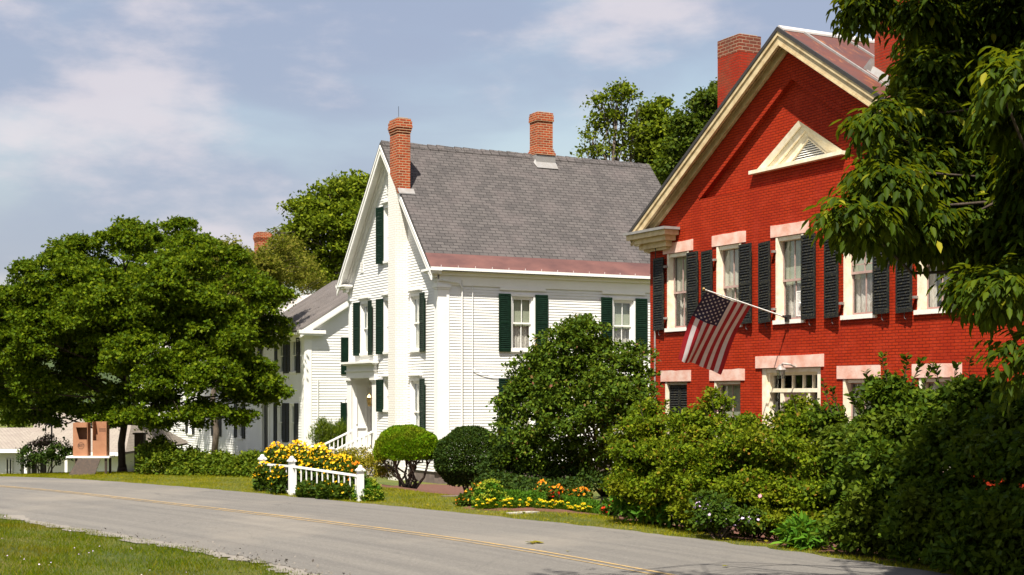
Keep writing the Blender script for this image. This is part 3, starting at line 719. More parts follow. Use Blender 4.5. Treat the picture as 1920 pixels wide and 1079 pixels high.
# chimneys
def chimney(parent, x0, x1, y0, y1, z0, z1, mat, corbel=.05, courses=4, capm=None, pot=True):
    mb = MB(); mb.box(x0, x1, y0, y1, z0, z1-.02)
    zc = z1-.075*(courses+3)
    for k in range(courses):
        e = corbel*(k+1)/courses; mb.box(x0-e, x1+e, y0-e, y1+e, zc+.0755*k, zc+.0755*(k+1)-.001)
    e = corbel; mb.box(x0-e*.8, x1+e*.8, y0-e*.8, y1+e*.8, z1-.225, z1-.08)
    mb.box(x0-e*.3, x1+e*.3, y0-e*.3, y1+e*.3, z1-.079, z1)
    c = mb.build('chimney', mat, parent)
    if pot:
        m = MB(); m.box(x0+.06, x1-.06, y0+.06, y1-.06, z1+.001, z1+.04); m.build('chimney_crown', capm or 'concrete', c)
    return c
def soot_top(c, x0, x1, y0, y1, z0, z1):
    m = MB(); e = .003; m.box(x0-e, x1+e, y0-e, y1+e, z0, z1); m.build('sooty_courses', 'brick_soot', c)
soot_top(chimney(red, -28.37, -27.52, 20.28, 20.9, 7.3, 10.56, 'brick_red_sooty', -.02, 1), -28.37, -27.52, 20.28, 20.9, 10.16, 10.565)
c2 = chimney(red, -22.96, -22.1, 20.3, 20.95, 7.5, 11.4, 'brick_red_sooty', -.02, 1)
mb = MB()
for (x0, x1) in ((-22.96, -22.1),):
    za = PKZ-SL_*(x0-RC); zb = PKZ-SL_*(x1-RC)
    mb.hexa([(x0-.12, 20.14, za-.02), (x1+.1, 20.14, zb-.14), (x1+.1, 20.298, zb-.14), (x0-.12, 20.298, za-.02)], [(x0-.1, 20.26, za+.2), (x1+.1, 20.26, zb+.08), (x1+.1, 20.299, zb+.08), (x0-.1, 20.299, za+.2)])
    mb.hexa([(x0-.3, 20.2, za+.1), (x0-.002, 20.2, za+.0), (x0-.002, 21.1, za+.0), (x0-.3, 21.1, za+.1)], [(x0-.2, 20.2, za+.16), (x0-.001, 20.2, za+.3), (x0-.001, 21.1, za+.3), (x0-.2, 21.1, za+.16)])
mb.build('flashing', 'lead_flash', c2)
# windows, lintels, shutters
def lintel(w, P, s0, s1, z0, z1, d=.022):
    m = MB(); n = 6; V = []
    for i in range(n+1):
        s = s0+(s1-s0)*i/n; j = random.uniform(-.008, .008); V += [P(s, -.02, z0), P(s, d, z0), P(s, d, z1+j), P(s, -.02, z1+j)]
    m.mesh(V, [(4*i+k, 4*i+4+k, 4*i+4+(k+1) % 4, 4*i+(k+1) % 4) for i in range(n) for k in range(4)]+[(0, 1, 2, 3), (4*n+3, 4*n+2, 4*n+1, 4*n)])
    m.build('lintel', 'lintel_stone', w)
sty = ['part', 'shade', 'green', 'green', 'sides']
for i, (a, b) in enumerate(up):
    w = window(red, F, a, b, UZ0, UZ1-.002, 'cream_light', 'mauve_trim', rec=.13, mid=4.68, munt=1, style=sty[i], topbar=(i == 3))
    m = MB(); pbox(m, F, a-.06, b+.05, -.19, .05, UZ0-.09, UZ0-.002); m.build('sill', 'peeling_white', w)
    m = MB(); pbox(m, F, a+.001, a+.07, -.19, .012, UZ0, UZ1-.004); pbox(m, F, b-.07, b-.001, -.19, .012, UZ0, UZ1-.004); pbox(m, F, a+.07, b-.07, -.19, -.02, UZ1-.09, UZ1-.004); m.build('casing', 'cream_light', w)
    lintel(w, F, a-.17, b+.17, 5.635, 5.89)
    shutter(w, F, a-.05, (.49, .49, .50, .49, .49)[i], 3.80, 5.56, -1, -math.radians((4, 6, 9, 7, 6)[i]), 'shutter_black', (.07, .085, .115, .10, .085)[i], tilt=(-.01, -.02, -.03, -.02, -.02)[i])
    shutter(w, F, b+.00, .49, 3.80, 5.58, 1, math.radians(4), 'shutter_black', .045, tilt=.01)
    for z in (4.05, 5.3): m = MB(); m.box(F(a-.06, .03, 0)[0], F(a+.03, .03, 0)[0], RY-.09, RY-.01, z, z+.05); m.build('hinge', 'rust_pole', w)
    for s in (a-.3, b+.25): m = MB(); m.tube([F(s, .06, 3.80), F(s+.01, .07, 3.70), F(s+.04, .06, 3.66), F(s+.05, .04, 3.70)], .008, 5); m.build('shutter_hook', 'iron', w)
w3 = bpy.data.objects['window.002']            # box fan standing inside the middle upper window
mb = MB(); pbox(mb, F, -24.98, -24.62, -.17, -.16, 3.90, 3.92); pbox(mb, F, -24.98, -24.62, -.17, -.16, 4.42, 4.44); pbox(mb, F, -24.98, -24.96, -.17, -.16, 3.92, 4.42); pbox(mb, F, -24.64, -24.62, -.17, -.16, 3.92, 4.42)
for k in range(11): pbox(mb, F, -24.945+k*.029, -24.937+k*.029, -.168, -.162, 3.92, 4.42)
mb.lathe(F(-24.80, -.16, 4.15), [(.05, 0), (.06, .02), (.05, .04)], 10); mb.build('box_fan', 'white_trim', w3)
for i, (a, b) in enumerate(lo):
    w = window(red, F, a, b, .72, LZ1-.002, 'cream_light', 'mauve_trim', rec=.15, mid=1.55, munt=1, style=['blind', 'blind', 'blind', 'shade'][i], lower_munt=True)
    m = MB(); pbox(m, F, a+.001, a+.07, -.19, .0, .72, LZ1-.004); pbox(m, F, a+.07, b-.001, -.19, -.06, LZ1-.07, LZ1-.004); m.build('casing', 'cream_light', w)
    lintel(w, F, a-.17, b+.17, 2.54, 2.80)
    if i == 0:
        shutter(w, F, a+.10, .43, .75, 2.44, 1, 0, 'shutter_black', -.09, .055); shutter(w, F, a+.535, .38, .75, 2.44, 1, 0, 'shutter_black', -.09, .055)
for a, b, z0, z1 in ((21.0, 22.0, UZ0, UZ1), (21.0, 22.0, .72, LZ1), (25, 26, UZ0, UZ1)):
    w = window(red, S, a, b, z0, z1-.002, 'cream_light', 'mauve_trim', rec=.13, munt=1)
    lintel(w, S, a-.17, b+.17, z1+.005, z1+.26)
    if z0 > 3: shutter(w, S, a-.05, .5, z0-.03, z1-.04, -1, .06, 'shutter_black', .05); shutter(w, S, b+.02, .5, z0-.03, z1-.04, 1, .06, 'shutter_black', .05)
# front door with transom and sidelights
mb = MB(); a, b = -26.0, -23.98
pbox(mb, F, a, a+.14, -.24, -.03, .05, 2.79); pbox(mb, F, b-.14, b, -.24, -.03, .05, 2.79); pbox(mb, F, a+.14, b-.14, -.24, -.05, 2.70, 2.79)
pbox(mb, F, a+.14, a+.20, -.24, -.09, .05, 2.70); pbox(mb, F, b-.20, b-.14, -.24, -.09, .05, 2.70)
pbox(mb, F, a+.20, b-.20, -.24, -.08, 2.27, 2.355); pbox(mb, F, a+.20, b-.20, -.24, -.14, 2.64, 2.70)
pbox(mb, F, -25.44, -25.33, -.24, -.09, .05, 2.269); pbox(mb, F, -24.55, -24.44, -.24, -.09, .05, 2.269)
for s in (-25.46, -25.10, -24.74, -24.42): pbox(mb, F, s-.016, s+.016, -.22, -.15, 2.356, 2.639)
pbox(mb, F, -25.8, -25.45, -.24, -.10, .05, .75); pbox(mb, F, -24.43, -24.19, -.24, -.10, .05, .75)
de = mb.build('door_surround', 'cream_light', red)
mb = MB(); pbox(mb, F, -25.328, -25.22, -.22, -.12, .06, 2.266); pbox(mb, F, -24.66, -24.552, -.22, -.12, .06, 2.266); pbox(mb, F, -25.22, -24.66, -.22, -.12, 2.12, 2.266); pbox(mb, F, -25.22, -24.66, -.22, -.13, .06, .9)
dr = mb.build('door', 'mauve_trim', de); tag(dr, 'dusty mauve front door with a large dark pane')
mb = MB(); mb.poly([F(a+.2, -.2, .75), F(b-.2, -.2, .75), F(b-.2, -.2, 2.7), F(a+.2, -.2, 2.7)]); mb.build('pane', 'glass', de)
mb = MB(); pbox(mb, F, a, b, -.95, -.93, 0, 2.9); mb.build('room', 'room_dark', de)  # dark panel coloured as the shade behind the door glass
mb = MB(); mb.tube([F(-24.74, -.10, 1.0), F(-24.74, -.06, 1.02), F(-24.68, -.06, 1.02)], .014, 6); mb.lathe(F(-24.70, -.06, .97), [(.02, 0), (.03, .03), (.02, .06)], 8); mb.build('handle', 'brass', de)
lintel(de, F, -26.17, -23.87, 2.802, 3.06, .03)
# louvred triangular attic vent
mb = MB()
c = Vector((-24.85, 7.47)); outer3 = vent_tri
inner3 = [(-25.22, 7.28), (-24.05, 7.28), (-24.63, 7.66)]
inner3 = [(-25.35, 7.25), (-24.05, 7.25), (-24.70, 7.70)]
for k in range(3):
    (a0, b0), (a1, b1) = outer3[k], outer3[(k+1) % 3]; (c0, e0), (c1, e1) = inner3[k], inner3[(k+1) % 3]
    for (f0, f1, d0, d1) in ((0, .3, -.10, -.13), (.32, .62, -.17, -.20), (.64, 1.0, -.24, -.27)):
        l = lambda u, v_, f: u+(v_-u)*f
        mb.poly([F(l(a0, c0, f0), d0, l(b0, e0, f0)), F(l(a1, c1, f0), d0, l(b1, e1, f0)), F(l(a1, c1, f1), d1, l(b1, e1, f1)), F(l(a0, c0, f1), d1, l(b0, e0, f1))])
        mb.poly([F(l(a0, c0, f1), d1, l(b0, e0, f1)), F(l(a1, c1, f1), d1, l(b1, e1, f1)), F(l(a1, c1, f1), d1-.045, l(b1, e1, f1)), F(l(a0, c0, f1), d1-.045, l(b0, e0, f1))])
pbox(mb, F, -26.42, -23.30, -.30, .03, 7.12, 7.199)
for k in range(3):
    (c0, e0), (c1, e1) = inner3[k], inner3[(k+1) % 3]; g = lambda p: (p[0]+(c.x+.15-p[0])*.12, p[1]+(7.4-p[1])*.12)
    q = [(c0, e0), (c1, e1), g((c1, e1)), g((c0, e0))]; mb.prism([F(s, -.31, z) for s, z in q], (0, -.06, 0))
vn = mb.build('attic_vent', 'cream_light', red)
mb = MB(); n = 8
for i in range(n):
    z = 7.28+i*.05; f = (z-7.25)/.45; s0 = -25.35+.65*f+.07; s1 = -24.05-.65*f-.07
    if s1-s0 > .05: mb.hexa([F(s0, -.28, z-.012), F(s1, -.28, z-.012), F(s1, -.275, z-.006), F(s0, -.275, z-.006)], [F(s0, -.32, z+.022), F(s1, -.32, z+.022), F(s1, -.315, z+.028), F(s0, -.315, z+.028)])
mb.build('louvre', 'white_trim', vn)
mb = MB(); mb.poly([F(s, -.345, z) for s, z in inner3]); mb.build('backing', 'room_dark', vn)
# conduit at the left corner
mb = MB(); mb.tube([F(-30.18, .05, -.4), F(-30.18, .05, 3.9)], .022, 6)
for z in (.8, 2.2, 3.4): mb.lathe(F(-30.18, .05, z), [(.03, 0), (.03, .03)], 8)
mb.build('conduit', 'rust_pole', red)
mb = MB(); mb.tube([F(-30.05, .20, 6.0), F(-30.03, .12, 5.75), F(-30.18, .05, 5.5), F(-30.18, .05, 3.9)], .013, 5); mb.build('cable', 'iron', red)

# wall lantern over the door
lt = thing('wall_lantern', 'small weathered grey lantern hanging over the front door of the red house', 'lamp', (-24.98, RY-.25, 2.6))
mb = MB(); mb.tube([(-24.78, RY-.01, 2.80), (-24.78, RY-.15, 2.86), (-24.92, RY-.24, 2.88), (-24.98, RY-.25, 2.84)], .022, 7); mb.build('bracket', 'rust_pole', lt)
mb = MB(); mb.lathe((-24.98, RY-.25, 2.74), [(.115, 0), (.12, .012), (.055, .085), (.05, .11), (.02, .125)], 12); mb.build('cap', 'rust_pole', lt)
mb = MB()
for k in range(6):
    t = k*math.pi/3; mb.tube([(-24.98+.085*math.cos(t), RY-.25+.085*math.sin(t), 2.74), (-24.98+.075*math.cos(t), RY-.25+.075*math.sin(t), 2.56)], .006, 4)
mb.build('cage', 'iron', lt)
mb = MB(); mb.lathe((-24.98, RY-.25, 2.565), [(.072, 0), (.082, .17)], 12); mb.build('glass_shade', 'glass', lt)
mb = MB(); mb.lathe((-24.98, RY-.25, 2.63), [(.012, 0), (.034, .02), (.042, .05), (.03, .08), (.014, .1)], 10); mb.build('bulb', 'white_trim', lt)

# ------------------------------------------------------------------ flag
fl = thing('flag', 'stars and stripes flag hanging from a white pole on the red house', 'flag', (-25, RY, 3.86))
mt = Vector((-25.0, 19.70, 3.86)); tip = Vector((-25.0, 17.52, 4.40)); ax = (tip-mt)
mb = MB(); mb.tube([mt, tip], [.017, .014], 8); mb.build('pole', 'white_paint', fl)
mb = MB(); mb.lathe(tip+Vector((0, 0, -.02)), [(.01, -.01), (.03, .01), (.035, .03), (.02, .055), (.005, .06)], 8); mb.build('finial', 'brass', fl)
mb = MB(); mb.box(-25.06, -24.94, 19.66, 19.745, 3.78, 3.92); mb.tube([mt-ax*.01, mt+ax*.07], .027, 8); mb.build('bracket', 'iron', fl)
A = mt+ax*.965; B = mt+ax*.44; hoist = B-A
fly = Vector((-.95, -.12, -1.33)).normalized()*1.70
side = hoist.cross(fly).normalized()
def cl(u, v_):                                 # u along the pole 0..1 from the tip, v down the fly 0..1
    p = A+hoist*u+fly*v_
    p += side*(.055*math.sin(u*7+v_*4.5)*v_+.03*math.sin(u*15+v_*2)*v_+.05*math.sin(v_*3.4+1)*v_)
    p += hoist*(-.02*math.sin(v_*3))*1.0
    if u < .25: p += side*(.10*(1-u/.25)**2*v_)+hoist.normalized()*(.10*(1-u/.25)*v_*v_)
    p.z -= .035*math.sin(u*math.pi)*(1-v_)
    p.z -= .05*v_*(1-abs(2*u-1))*0
    return p
NU, NV = 39, 40; V = []; Fc = []; Mt = []
for j in range(NV+1):
    for i in range(NU+1): V.append(cl(i/NU, j/NV))
for j in range(NV):
    for i in range(NU):
        st_ = i//3; canton = st_ < 7 and j < NV*.4
        Fc.append((j*(NU+1)+i, j*(NU+1)+i+1, (j+1)*(NU+1)+i+1, (j+1)*(NU+1)+i)); Mt.append(2 if canton else (0 if st_ % 2 == 0 else 1))
mb = MB(); mb.v = [tuple(p) for p in V]; mb.f = Fc; mb.m = Mt
clo = mb.build('cloth', ['flag_red', 'flag_white', 'flag_blue'], fl, smooth=True)
mb = MB()
for r_ in range(9):
    for c_ in range(6 if r_ % 2 == 0 else 5):
        u0 = (7/13)*(r_+1)/10; v0 = .4*((c_*2+1 if r_ % 2 == 0 else c_*2+2))/12
        for sd_ in (-1, 1):
            pts = []
            for k in range(10):
                rad = .030 if k % 2 == 0 else .0125; t = k*math.pi/5
                pts.append(cl(u0+rad*math.cos(t)/hoist.length, v0+rad*math.sin(t)/fly.length)+side*.004*sd_)
            mb.poly(pts)
mb.build('stars', 'flag_white', clo)
mb = MB()
for u in (.0, .33, .66, 1.0): 
    p = A+hoist*u; mb.tube([p+Vector((.02, 0, .02)), p+Vector((0, 0, -.03)), p+Vector((-.02, 0, .02))], .004, 4)
mb.build('ring', 'brass', fl)
# ------------------------------------------------------------------ white clapboard house
random.seed(9)
WY = 18.64; WX0, WX1 = -48.05, -40.6; WC = -44.33; WD = 28.4; WPK = 10.50; WS = 1.10
F = PY(WY); S = PX(WX1)
wh = thing('white_clapboard_house', 'white clapboard house with green shutters and a steep grey shingle roof', 'house', (WC, WY, -.5))
wz = lambda s: WPK-.14-WS*abs(s-WC)
gw = [(-46.89, -46.20), (-44.80, -44.08), (-42.60, -41.90)]
holes = [(a-.02, b+.02, 3.62, 5.36) for a, b in gw]+[(a-.02, b+.02, 1.72, 2.68) for a, b in gw[1:2]]+[(gw[2][0]-.02, gw[2][1]+.02, .74, 2.68)]+[(-44.80, -44.02, 6.62, 8.4)]+[(-47.78, -45.68, .05, 2.78)]
def span_g(z):
    if z < 5.95: return WX0+.0, WX1
    w = (WPK-.14-z)/WS; return max(WX0, WC-w), min(WX1, WC+w)
mb = MB(); clap(mb, F, span_g, -.14, 10.2, holes, .088, .018)
mb.build('gable_wall', 'white_paint', wh)
sw = [(21.16, 21.93), (24.87, 25.66)]
mb = MB(); clap(mb, S, lambda z: (WY, WD), .02, 5.62, [(a-.02, b+.02, 3.62, 5.34) for a, b in sw]+[(a-.02, b+.02, .74, 2.68) for a, b in sw], .088, .018)
mb.build('side_wall', 'white_paint', wh)
mb = MB(); mb.poly([(WX0, WY, -.14), (WX0, WD, -.14), (WX0, WD, 6.2), (WX0, WY, 6.2)]); mb.poly([(WX0, WD, -.14), (WX1, WD, -.14), (WX1, WD, 6.2), (WC, WD, WPK-.14), (WX0, WD, 6.2)])
mb.build('rear_wall', 'white_paint', wh)
mb = MB(); mb.box(WX0+.02, WX1-.02, WY+.02, WD, -1.2, .03); mb.box(WX0+.1, WX1-.1, WY+1.3, WD-.1, 2.9, 3.1); mb.box(WX0+.3, WX1-.3, WY+.3, WD-.3, 5.7, 5.8)
mb.build('foundation', 'foundation', wh)
# corner boards with capitals
for (s0, s1, P) in ((WX0, WX0+.22, F), (WX1-.22, WX1+.03, F), (WY-.03, WY+.36, S)):
    mb = MB(); pbox(mb, P, s0, s1, .0, .034, -.1, 5.45); pbox(mb, P, s0-.02, s1+.02, 0, .06, 5.452, 5.5); pbox(mb, P, s0-.05, s1+.05, 0, .085, 5.502, 5.57); pbox(mb, P, s0-.01, s1+.01, 0, .05, 5.572, 5.95)
    pbox(mb, P, s0-.015, s1+.015, 0, .055, -.13, .12)
    mb.build('corner_board', 'white_trim', wh)
# roof
XE = 4.10; ZB = WPK-WS*3.86         # copper band starts at the shingle edge
YF = WY-.36; YB = WD+.3
mb = MB()
for sg in (-1, 1):
    a, b = WC, WC+sg*3.62; za, zb = WPK, WPK-WS*3.62
    mb.hexa([(a, YF, za-.10), (b, YF, zb-.10), (b, YB, zb-.10), (a, YB, za-.10)], [(a, YF, za), (b, YF, zb), (b, YB, zb), (a, YB, za)])
rf = mb.build('roof', 'shingle', wh)
mb = MB()
for sg in (-1, 1):
    a, b = WC+sg*3.585, WC+sg*4.03; za, zb = WPK-WS*3.585+.006, WPK-WS*4.03+.006-.04
    mb = MB(); mb.hexa([(a, YF-.01, za-.10), (b, YF-.01, zb-.05), (b, YB, zb-.05), (a, YB, za-.10)], [(a, YF-.01, za), (b, YF-.01, zb), (b, YB, zb), (a, YB, za)]); cp = mb.build('copper_flashing', 'copper', rf)
mb = MB()
for k in range(17):
    y = YF+.35+k*.58; xx = WC+3.96; zz = WPK-WS*3.96-.03
    mb.tube([(xx, y, zz), (xx-.03, y+.02, zz+.06)], .007, 4)
mb.build('snow_guard', 'pale_metal', cp)
mb = MB()
y = YF+.02
while y < YB-.1:
    l_ = min(.33, YB-y); j = random.uniform(-.012, .012)
    for sg in (-1, 1): mb.hexa([(WC, y, WPK+.0), (WC+sg*.17, y, WPK-.187), (WC+sg*.17, y+l_-.01, WPK-.187), (WC, y+l_-.01, WPK)], [(WC, y, WPK+.05+j), (WC+sg*.17, y, WPK-.135+j), (WC+sg*.17, y+l_-.01, WPK-.15+j), (WC, y+l_-.01, WPK+.03+j)])
    y += l_
mb.build('ridge_cap', 'shingle', rf)
mb = MB()
def wrake(sg, o0, o1, y0, y1, s_end, m=0, c0=0.):
    a, b = WC+sg*c0, WC+sg*s_end; za, zb = WPK-WS*c0, WPK-WS*s_end
    mb.hexa([(a, y0, za-o1), (b, y0, zb-o1), (b, y1, zb-o1), (a, y1, za-o1)], [(a, y0, za-o0), (b, y0, zb-o0), (b, y1, zb-o0), (a, y1, za-o0)], m)
for sg in (-1, 1):
    wrake(sg, .02, .10, YF-.02, YF-.002, 4.02, 1)
    wrake(sg, .102, .40, YF-.012, YF+.035, 4.0); wrake(sg, .115, .22, YF-.035, YF-.014, 4.0)
    wrake(sg, .16, .20, YF+.036, WY-.002, 4.0)
    wrake(sg, .20, .58, WY-.06, WY+.0, 3.78); wrake(sg, .20, .30, WY-.11, WY-.062, 3.9)
mb.build('rake_trim', ['white_trim', 'metal_edge'], wh)
# eaves, frieze, returns
for sg, xw in ((1, WX1), (-1, WX0)):
    mb = MB()
    X_ = lambda a: xw+sg*a
    mb.box(X_(0), X_(.30), YF+.0, YB-.1, 5.985, 6.06); mb.box(X_(.24), X_(.34), YF-.02, YB-.1, 6.01, 6.10); mb.box(X_(0), X_(.12), WY-.04, WD, 5.88, 5.983)
    mb.box(X_(0), X_(.045), WY+.361 if sg > 0 else WY, WD, 5.58, 5.878)
    # return on the front
    mb.box(X_(.36), X_(-.42), YF-.03, WY-.03, 5.99, 6.055); mb.box(X_(.30), X_(-.36), YF+.04, WY-.03, 5.93, 5.988); mb.box(X_(.12), X_(-.22), YF+.16, WY-.087, 5.80, 5.928)
    mb.build('cornice', 'white_trim', wh)
for a, b in sw: mb = MB(); mb.box(WX1, WX1+.062, a-.42, b+.42, 5.49, 5.579); mb.build('window_cap', 'white_trim', wh)
# chimney breast and stacks
mb = MB()
YC = WY-.44
zt = lambda s: WPK-.11-WS*abs(s-WC)
mb.prism([(-43.50, YC, -1.), (-42.92, YC, -1.), (-42.92, YC, zt(-42.92)), (-43.50, YC, zt(-43.50))], (0, .45, 0))
mb.build('chimney_breast', 'brick_white', wh)
ch = chimney(wh, -43.34, -42.70, YC-.004, WY-.01, 9.45, 11.0, 'brick_bare', .055, 3)
mb = MB(); mb.prism([(-43.34, YC-.0045, zt(-43.34)+.0), (-42.70, YC-.0045, zt(-42.70)+.0), (-42.70, YC-.0045, 9.449), (-43.34, YC-.0045, 9.449)], (0, .43, 0)); mb.build('chimney_base', 'brick_bare', ch)
mb = MB(); z1 = WPK-WS*(WC*-1-42.66); mb.hexa([(-42.698, YC-.01, 8.72), (-42.56, YC-.01, 8.576), (-42.56, WY+.1, 8.576), (-42.698, WY+.1, 8.72)], [(-42.698, YC-.01, 8.78), (-42.56, YC-.01, 8.61), (-42.56, WY+.1, 8.61), (-42.698, WY+.1, 8.78)]); mb.build('flashing', 'lead_flash', ch)
mb = MB(); mb.tube([(-43.1, YC+.2, 11.0), (-43.12, YC+.2, 11.45)], .007, 4); mb.build('rod', 'iron', ch)
ch = chimney(wh, -44.58, -44.02, 23.95, 24.55, 9.6, 11.93, 'brick_bare', .03, 1)
mb = MB()
for k in range(3): mb.box(-44.60-.03*k, -44.0+.03*k, 23.93-.03*k, 24.57+.03*k, 10.62-.075*k, 10.69-.075*k)
mb.build('chimney_shoulder', 'brick_bare', ch)
mb = MB(); mb.hexa([(-44.03, 23.8, 10.19), (-43.84, 23.86, 9.97), (-43.84, 24.64, 9.97), (-44.03, 24.7, 10.19)], [(-44.03, 23.86, 10.3), (-43.82, 23.84, 9.99), (-43.82, 24.66, 9.99), (-44.03, 24.64, 10.3)]); mb.box(-44.66, -43.97, 23.87, 24.63, 10.15, 10.45); mb.build('flashing', 'lead_flash', ch)
# windows of the gable
def wwin(P, a, b, z0, z1, hinge_l=True, hinge_r=True, mid=None, style='shade', cap=.07, r_off=0, lm=0, ang=0.05, munt=1):
    w = window(wh, P, a, b, z0, z1, 'white_trim', 'white_trim', rec=.045, casing=.075, cas_d=.035, mid=mid, munt=munt, style=style, sill=.09, cap=cap, lower_munt=bool(lm))
    if hinge_l: shutter(w, P, a-.055, .42, z0-.08, z1+.07, -1, ang, 'shutter_green', .045)
    if hinge_r: shutter(w, P, b+.055, .44, z0-.08, z1+.07, 1, ang, 'shutter_green', .045)
    return w
wwin(F, *gw[0], 3.65, 5.34, mid=4.49, ang=.14); wwin(F, *gw[1], 3.65, 5.34, hinge_r=False, mid=4.49, ang=.16); wwin(F, *gw[2], 3.65, 5.34, hinge_l=False, mid=4.49, ang=.1)
wwin(F, *gw[2], .76, 2.66, hinge_l=False, mid=1.68, lm=1, ang=.1); wwin(F, *gw[1], 1.74, 2.66, hinge_r=False, ang=.14)
wwin(F, -44.78, -44.05, 6.65, 8.38, hinge_r=False, mid=7.45, ang=.18, style='part')
for a, b in sw:
    wwin(S, a, b, 3.65, 5.31, mid=4.47, cap=.0, lm=1, ang=.02, style='green'); wwin(S, a, b, .76, 2.66, mid=1.68, lm=1, ang=.02)
# gable louvre vents
for (s0, s1, z0, z1) in ((-46.95, -46.68, 6.40, 6.78), (-44.62, -44.30, 8.83, 9.32)):
    mb = MB(); pbox(mb, F, s0, s1, .0, .03, z0, z0+.02); pbox(mb, F, s0, s0+.03, 0, .03, z0, z1); pbox(mb, F, s1-.03, s1, 0, .03, z0, z1); pbox(mb, F, (s0+s1)/2-.015, (s0+s1)/2+.015, 0, .03, z0, z1)
    z = z0+.03
    while z < z1-.02: mb.hexa([F(s0+.03, .03, z), F(s1-.03, .03, z), F(s1-.03, .034, z+.006), F(s0+.03, .034, z+.006)], [F(s0+.03, .0, z+.03), F(s1-.03, .0, z+.03), F(s1-.03, .004, z+.036), F(s0+.03, .004, z+.036)]); z += .055
    v_ = mb.build('gable_vent', 'white_trim', wh)
# entrance: recessed door with pilasters and entablature
mb = MB()
pbox(mb, F, -48.02, -47.74, .035, .10, -.1, 2.66); pbox(mb, F, -45.72, -45.44, .024, .10, -.1, 2.66)
for s0, s1 in ((-48.06, -47.70), (-45.76, -45.40)): pbox(mb, F, s0, s1, .02, .135, 2.662, 2.72); pbox(mb, F, s0-.03, s1+.03, .02, .165, 2.722, 2.79); pbox(mb, F, s0, s1, .03, .12, -.12, .16)
pbox(mb, F, -48.02, -45.44, .02, .13, 2.80, 3.02); pbox(mb, F, -48.06, -45.40, .02, .17, 3.022, 3.07); pbox(mb, F, -48.02, -45.44, .02, .12, 3.072, 3.24); pbox(mb, F, -48.10, -45.34, .02, .24, 3.242, 3.29); pbox(mb, F, -48.15, -45.29, .02, .32, 3.292, 3.36)
# recess
D0, D1 = -.66, .0
mb.poly([F(-47.74, .02, .08), F(-47.74, D0, .08), F(-47.74, D0, 2.79), F(-47.74, .02, 2.79)]); mb.poly([F(-45.72, .02, .08), F(-45.72, D0, .08), F(-45.72, D0, 2.79), F(-45.72, .02, 2.79)])
mb.poly([F(-47.74, .02, 2.79), F(-45.72, .02, 2.79), F(-45.72, D0, 2.79), F(-47.74, D0, 2.79)]); mb.poly([F(-47.74, D0, .05), F(-45.72, D0, .05), F(-45.72, D0, 2.79), F(-47.74, D0, 2.79)])
for z0, z1 in ((.2, 1.1), (1.2, 2.6)):                       # panelled reveal
    mb.box(-47.738, -47.70, WY+.12, WY+.16, z0, z1); mb.box(-47.738, -47.70, WY+.50, WY+.54, z0, z1); mb.box(-47.738, -47.70, WY+.16, WY+.50, z1-.04, z1)
pbox(mb, F, -47.2, -47.08, D0, D0+.06, .1, 2.5); pbox(mb, F, -46.3, -46.18, D0, D0+.06, .1, 2.5); pbox(mb, F, -47.74, -45.72, D0, D0+.05, 2.5, 2.6)
ent = mb.build('entrance', 'white_trim', wh)
mb = MB(); pbox(mb, F, -47.66, -47.21, D0+.002, D0+.012, .35, 2.49); mb.build('sidelight', 'door_black', ent)
mb = MB(); pbox(mb, F, -47.075, -46.305, D0+.002, D0+.045, .1, 2.49); mb.build('door', 'door_black', ent)
mb = MB(); mb.lathe(F(-46.42, D0+.09, 1.0), [(.01, 0), (.03, .015), (.03, .04), (.01, .055)], 8); mb.build('door_knob', 'brass', ent)
mb = MB(); mb.box(-47.74, -45.72, WY-.0, WY+.7, -.1, .09); mb.build('threshold', 'concrete', ent)
# conduits and meter box on the side wall
for y0, z1 in ((19.42, 5.75), (19.78, 5.6)):
    mb = MB(); mb.tube([S(y0, .06, .25), S(y0, .06, z1)], .022 if y0 < 19.5 else .012, 6); mb.build('conduit', 'white_paint', wh)
mb = MB(); mb.tube([F(-41.2, .2, 6.6), F(-41.1, .12, 6.1), F(-40.9, .1, 5.72), F(-40.62, .09, 5.68), S(WY+.1, .13, 5.72), S(19.3, .10, 5.66), S(19.42, .09, 5.5)], .022, 6); mb.build('cable', 'white_paint', wh)
mb = MB(); n = 14; mb.tube([S(19.8+i*.13, .06, 3.02-.22*math.sin(i/n*math.pi)**.8) for i in range(n+1)], .009, 4); mb.build('cable', 'white_paint', wh)
mb = MB(); mb.box(WX1, WX1+.14, 19.02, 19.9, .02, .95); mb.box(WX1, WX1+.17, 19.0, 19.92, .95, .99); mb.build('utility_box', 'white_trim', wh)
mb = MB(); mb.tube([F(-48.0, .13, 2.1), F(-47.93, .2, 2.05), F(-47.96, .16, 1.9), F(-47.95, .13, 1.5)], .010, 5); mb.build('cable', 'iron', wh)

lt = thing('porch_lantern', 'brass lantern fixed beside the door of the white clapboard house', 'lamp', (-45.78, WY-.16, 1.9))
mb = MB(); c = Vector((-45.78, WY-.17, 1.86)); mb.tube([c+Vector((.08, .07, .05)), c+Vector((.05, .03, 0)), c], .012, 6); mb.lathe(c, [(.02, -.03), (.06, .0), (.06, .012)], 8); mb.build('bracket', 'brass', lt)
mb = MB(); mb.lathe(c, [(.055, .013), (.10, .26)], 6); mb.build('glass_shade', 'brass', lt)
mb = MB(); mb.lathe(c, [(.115, .262), (.11, .28), (.05, .36), (.03, .38), (.012, .44)], 6); mb.build('cap', 'brass', lt)

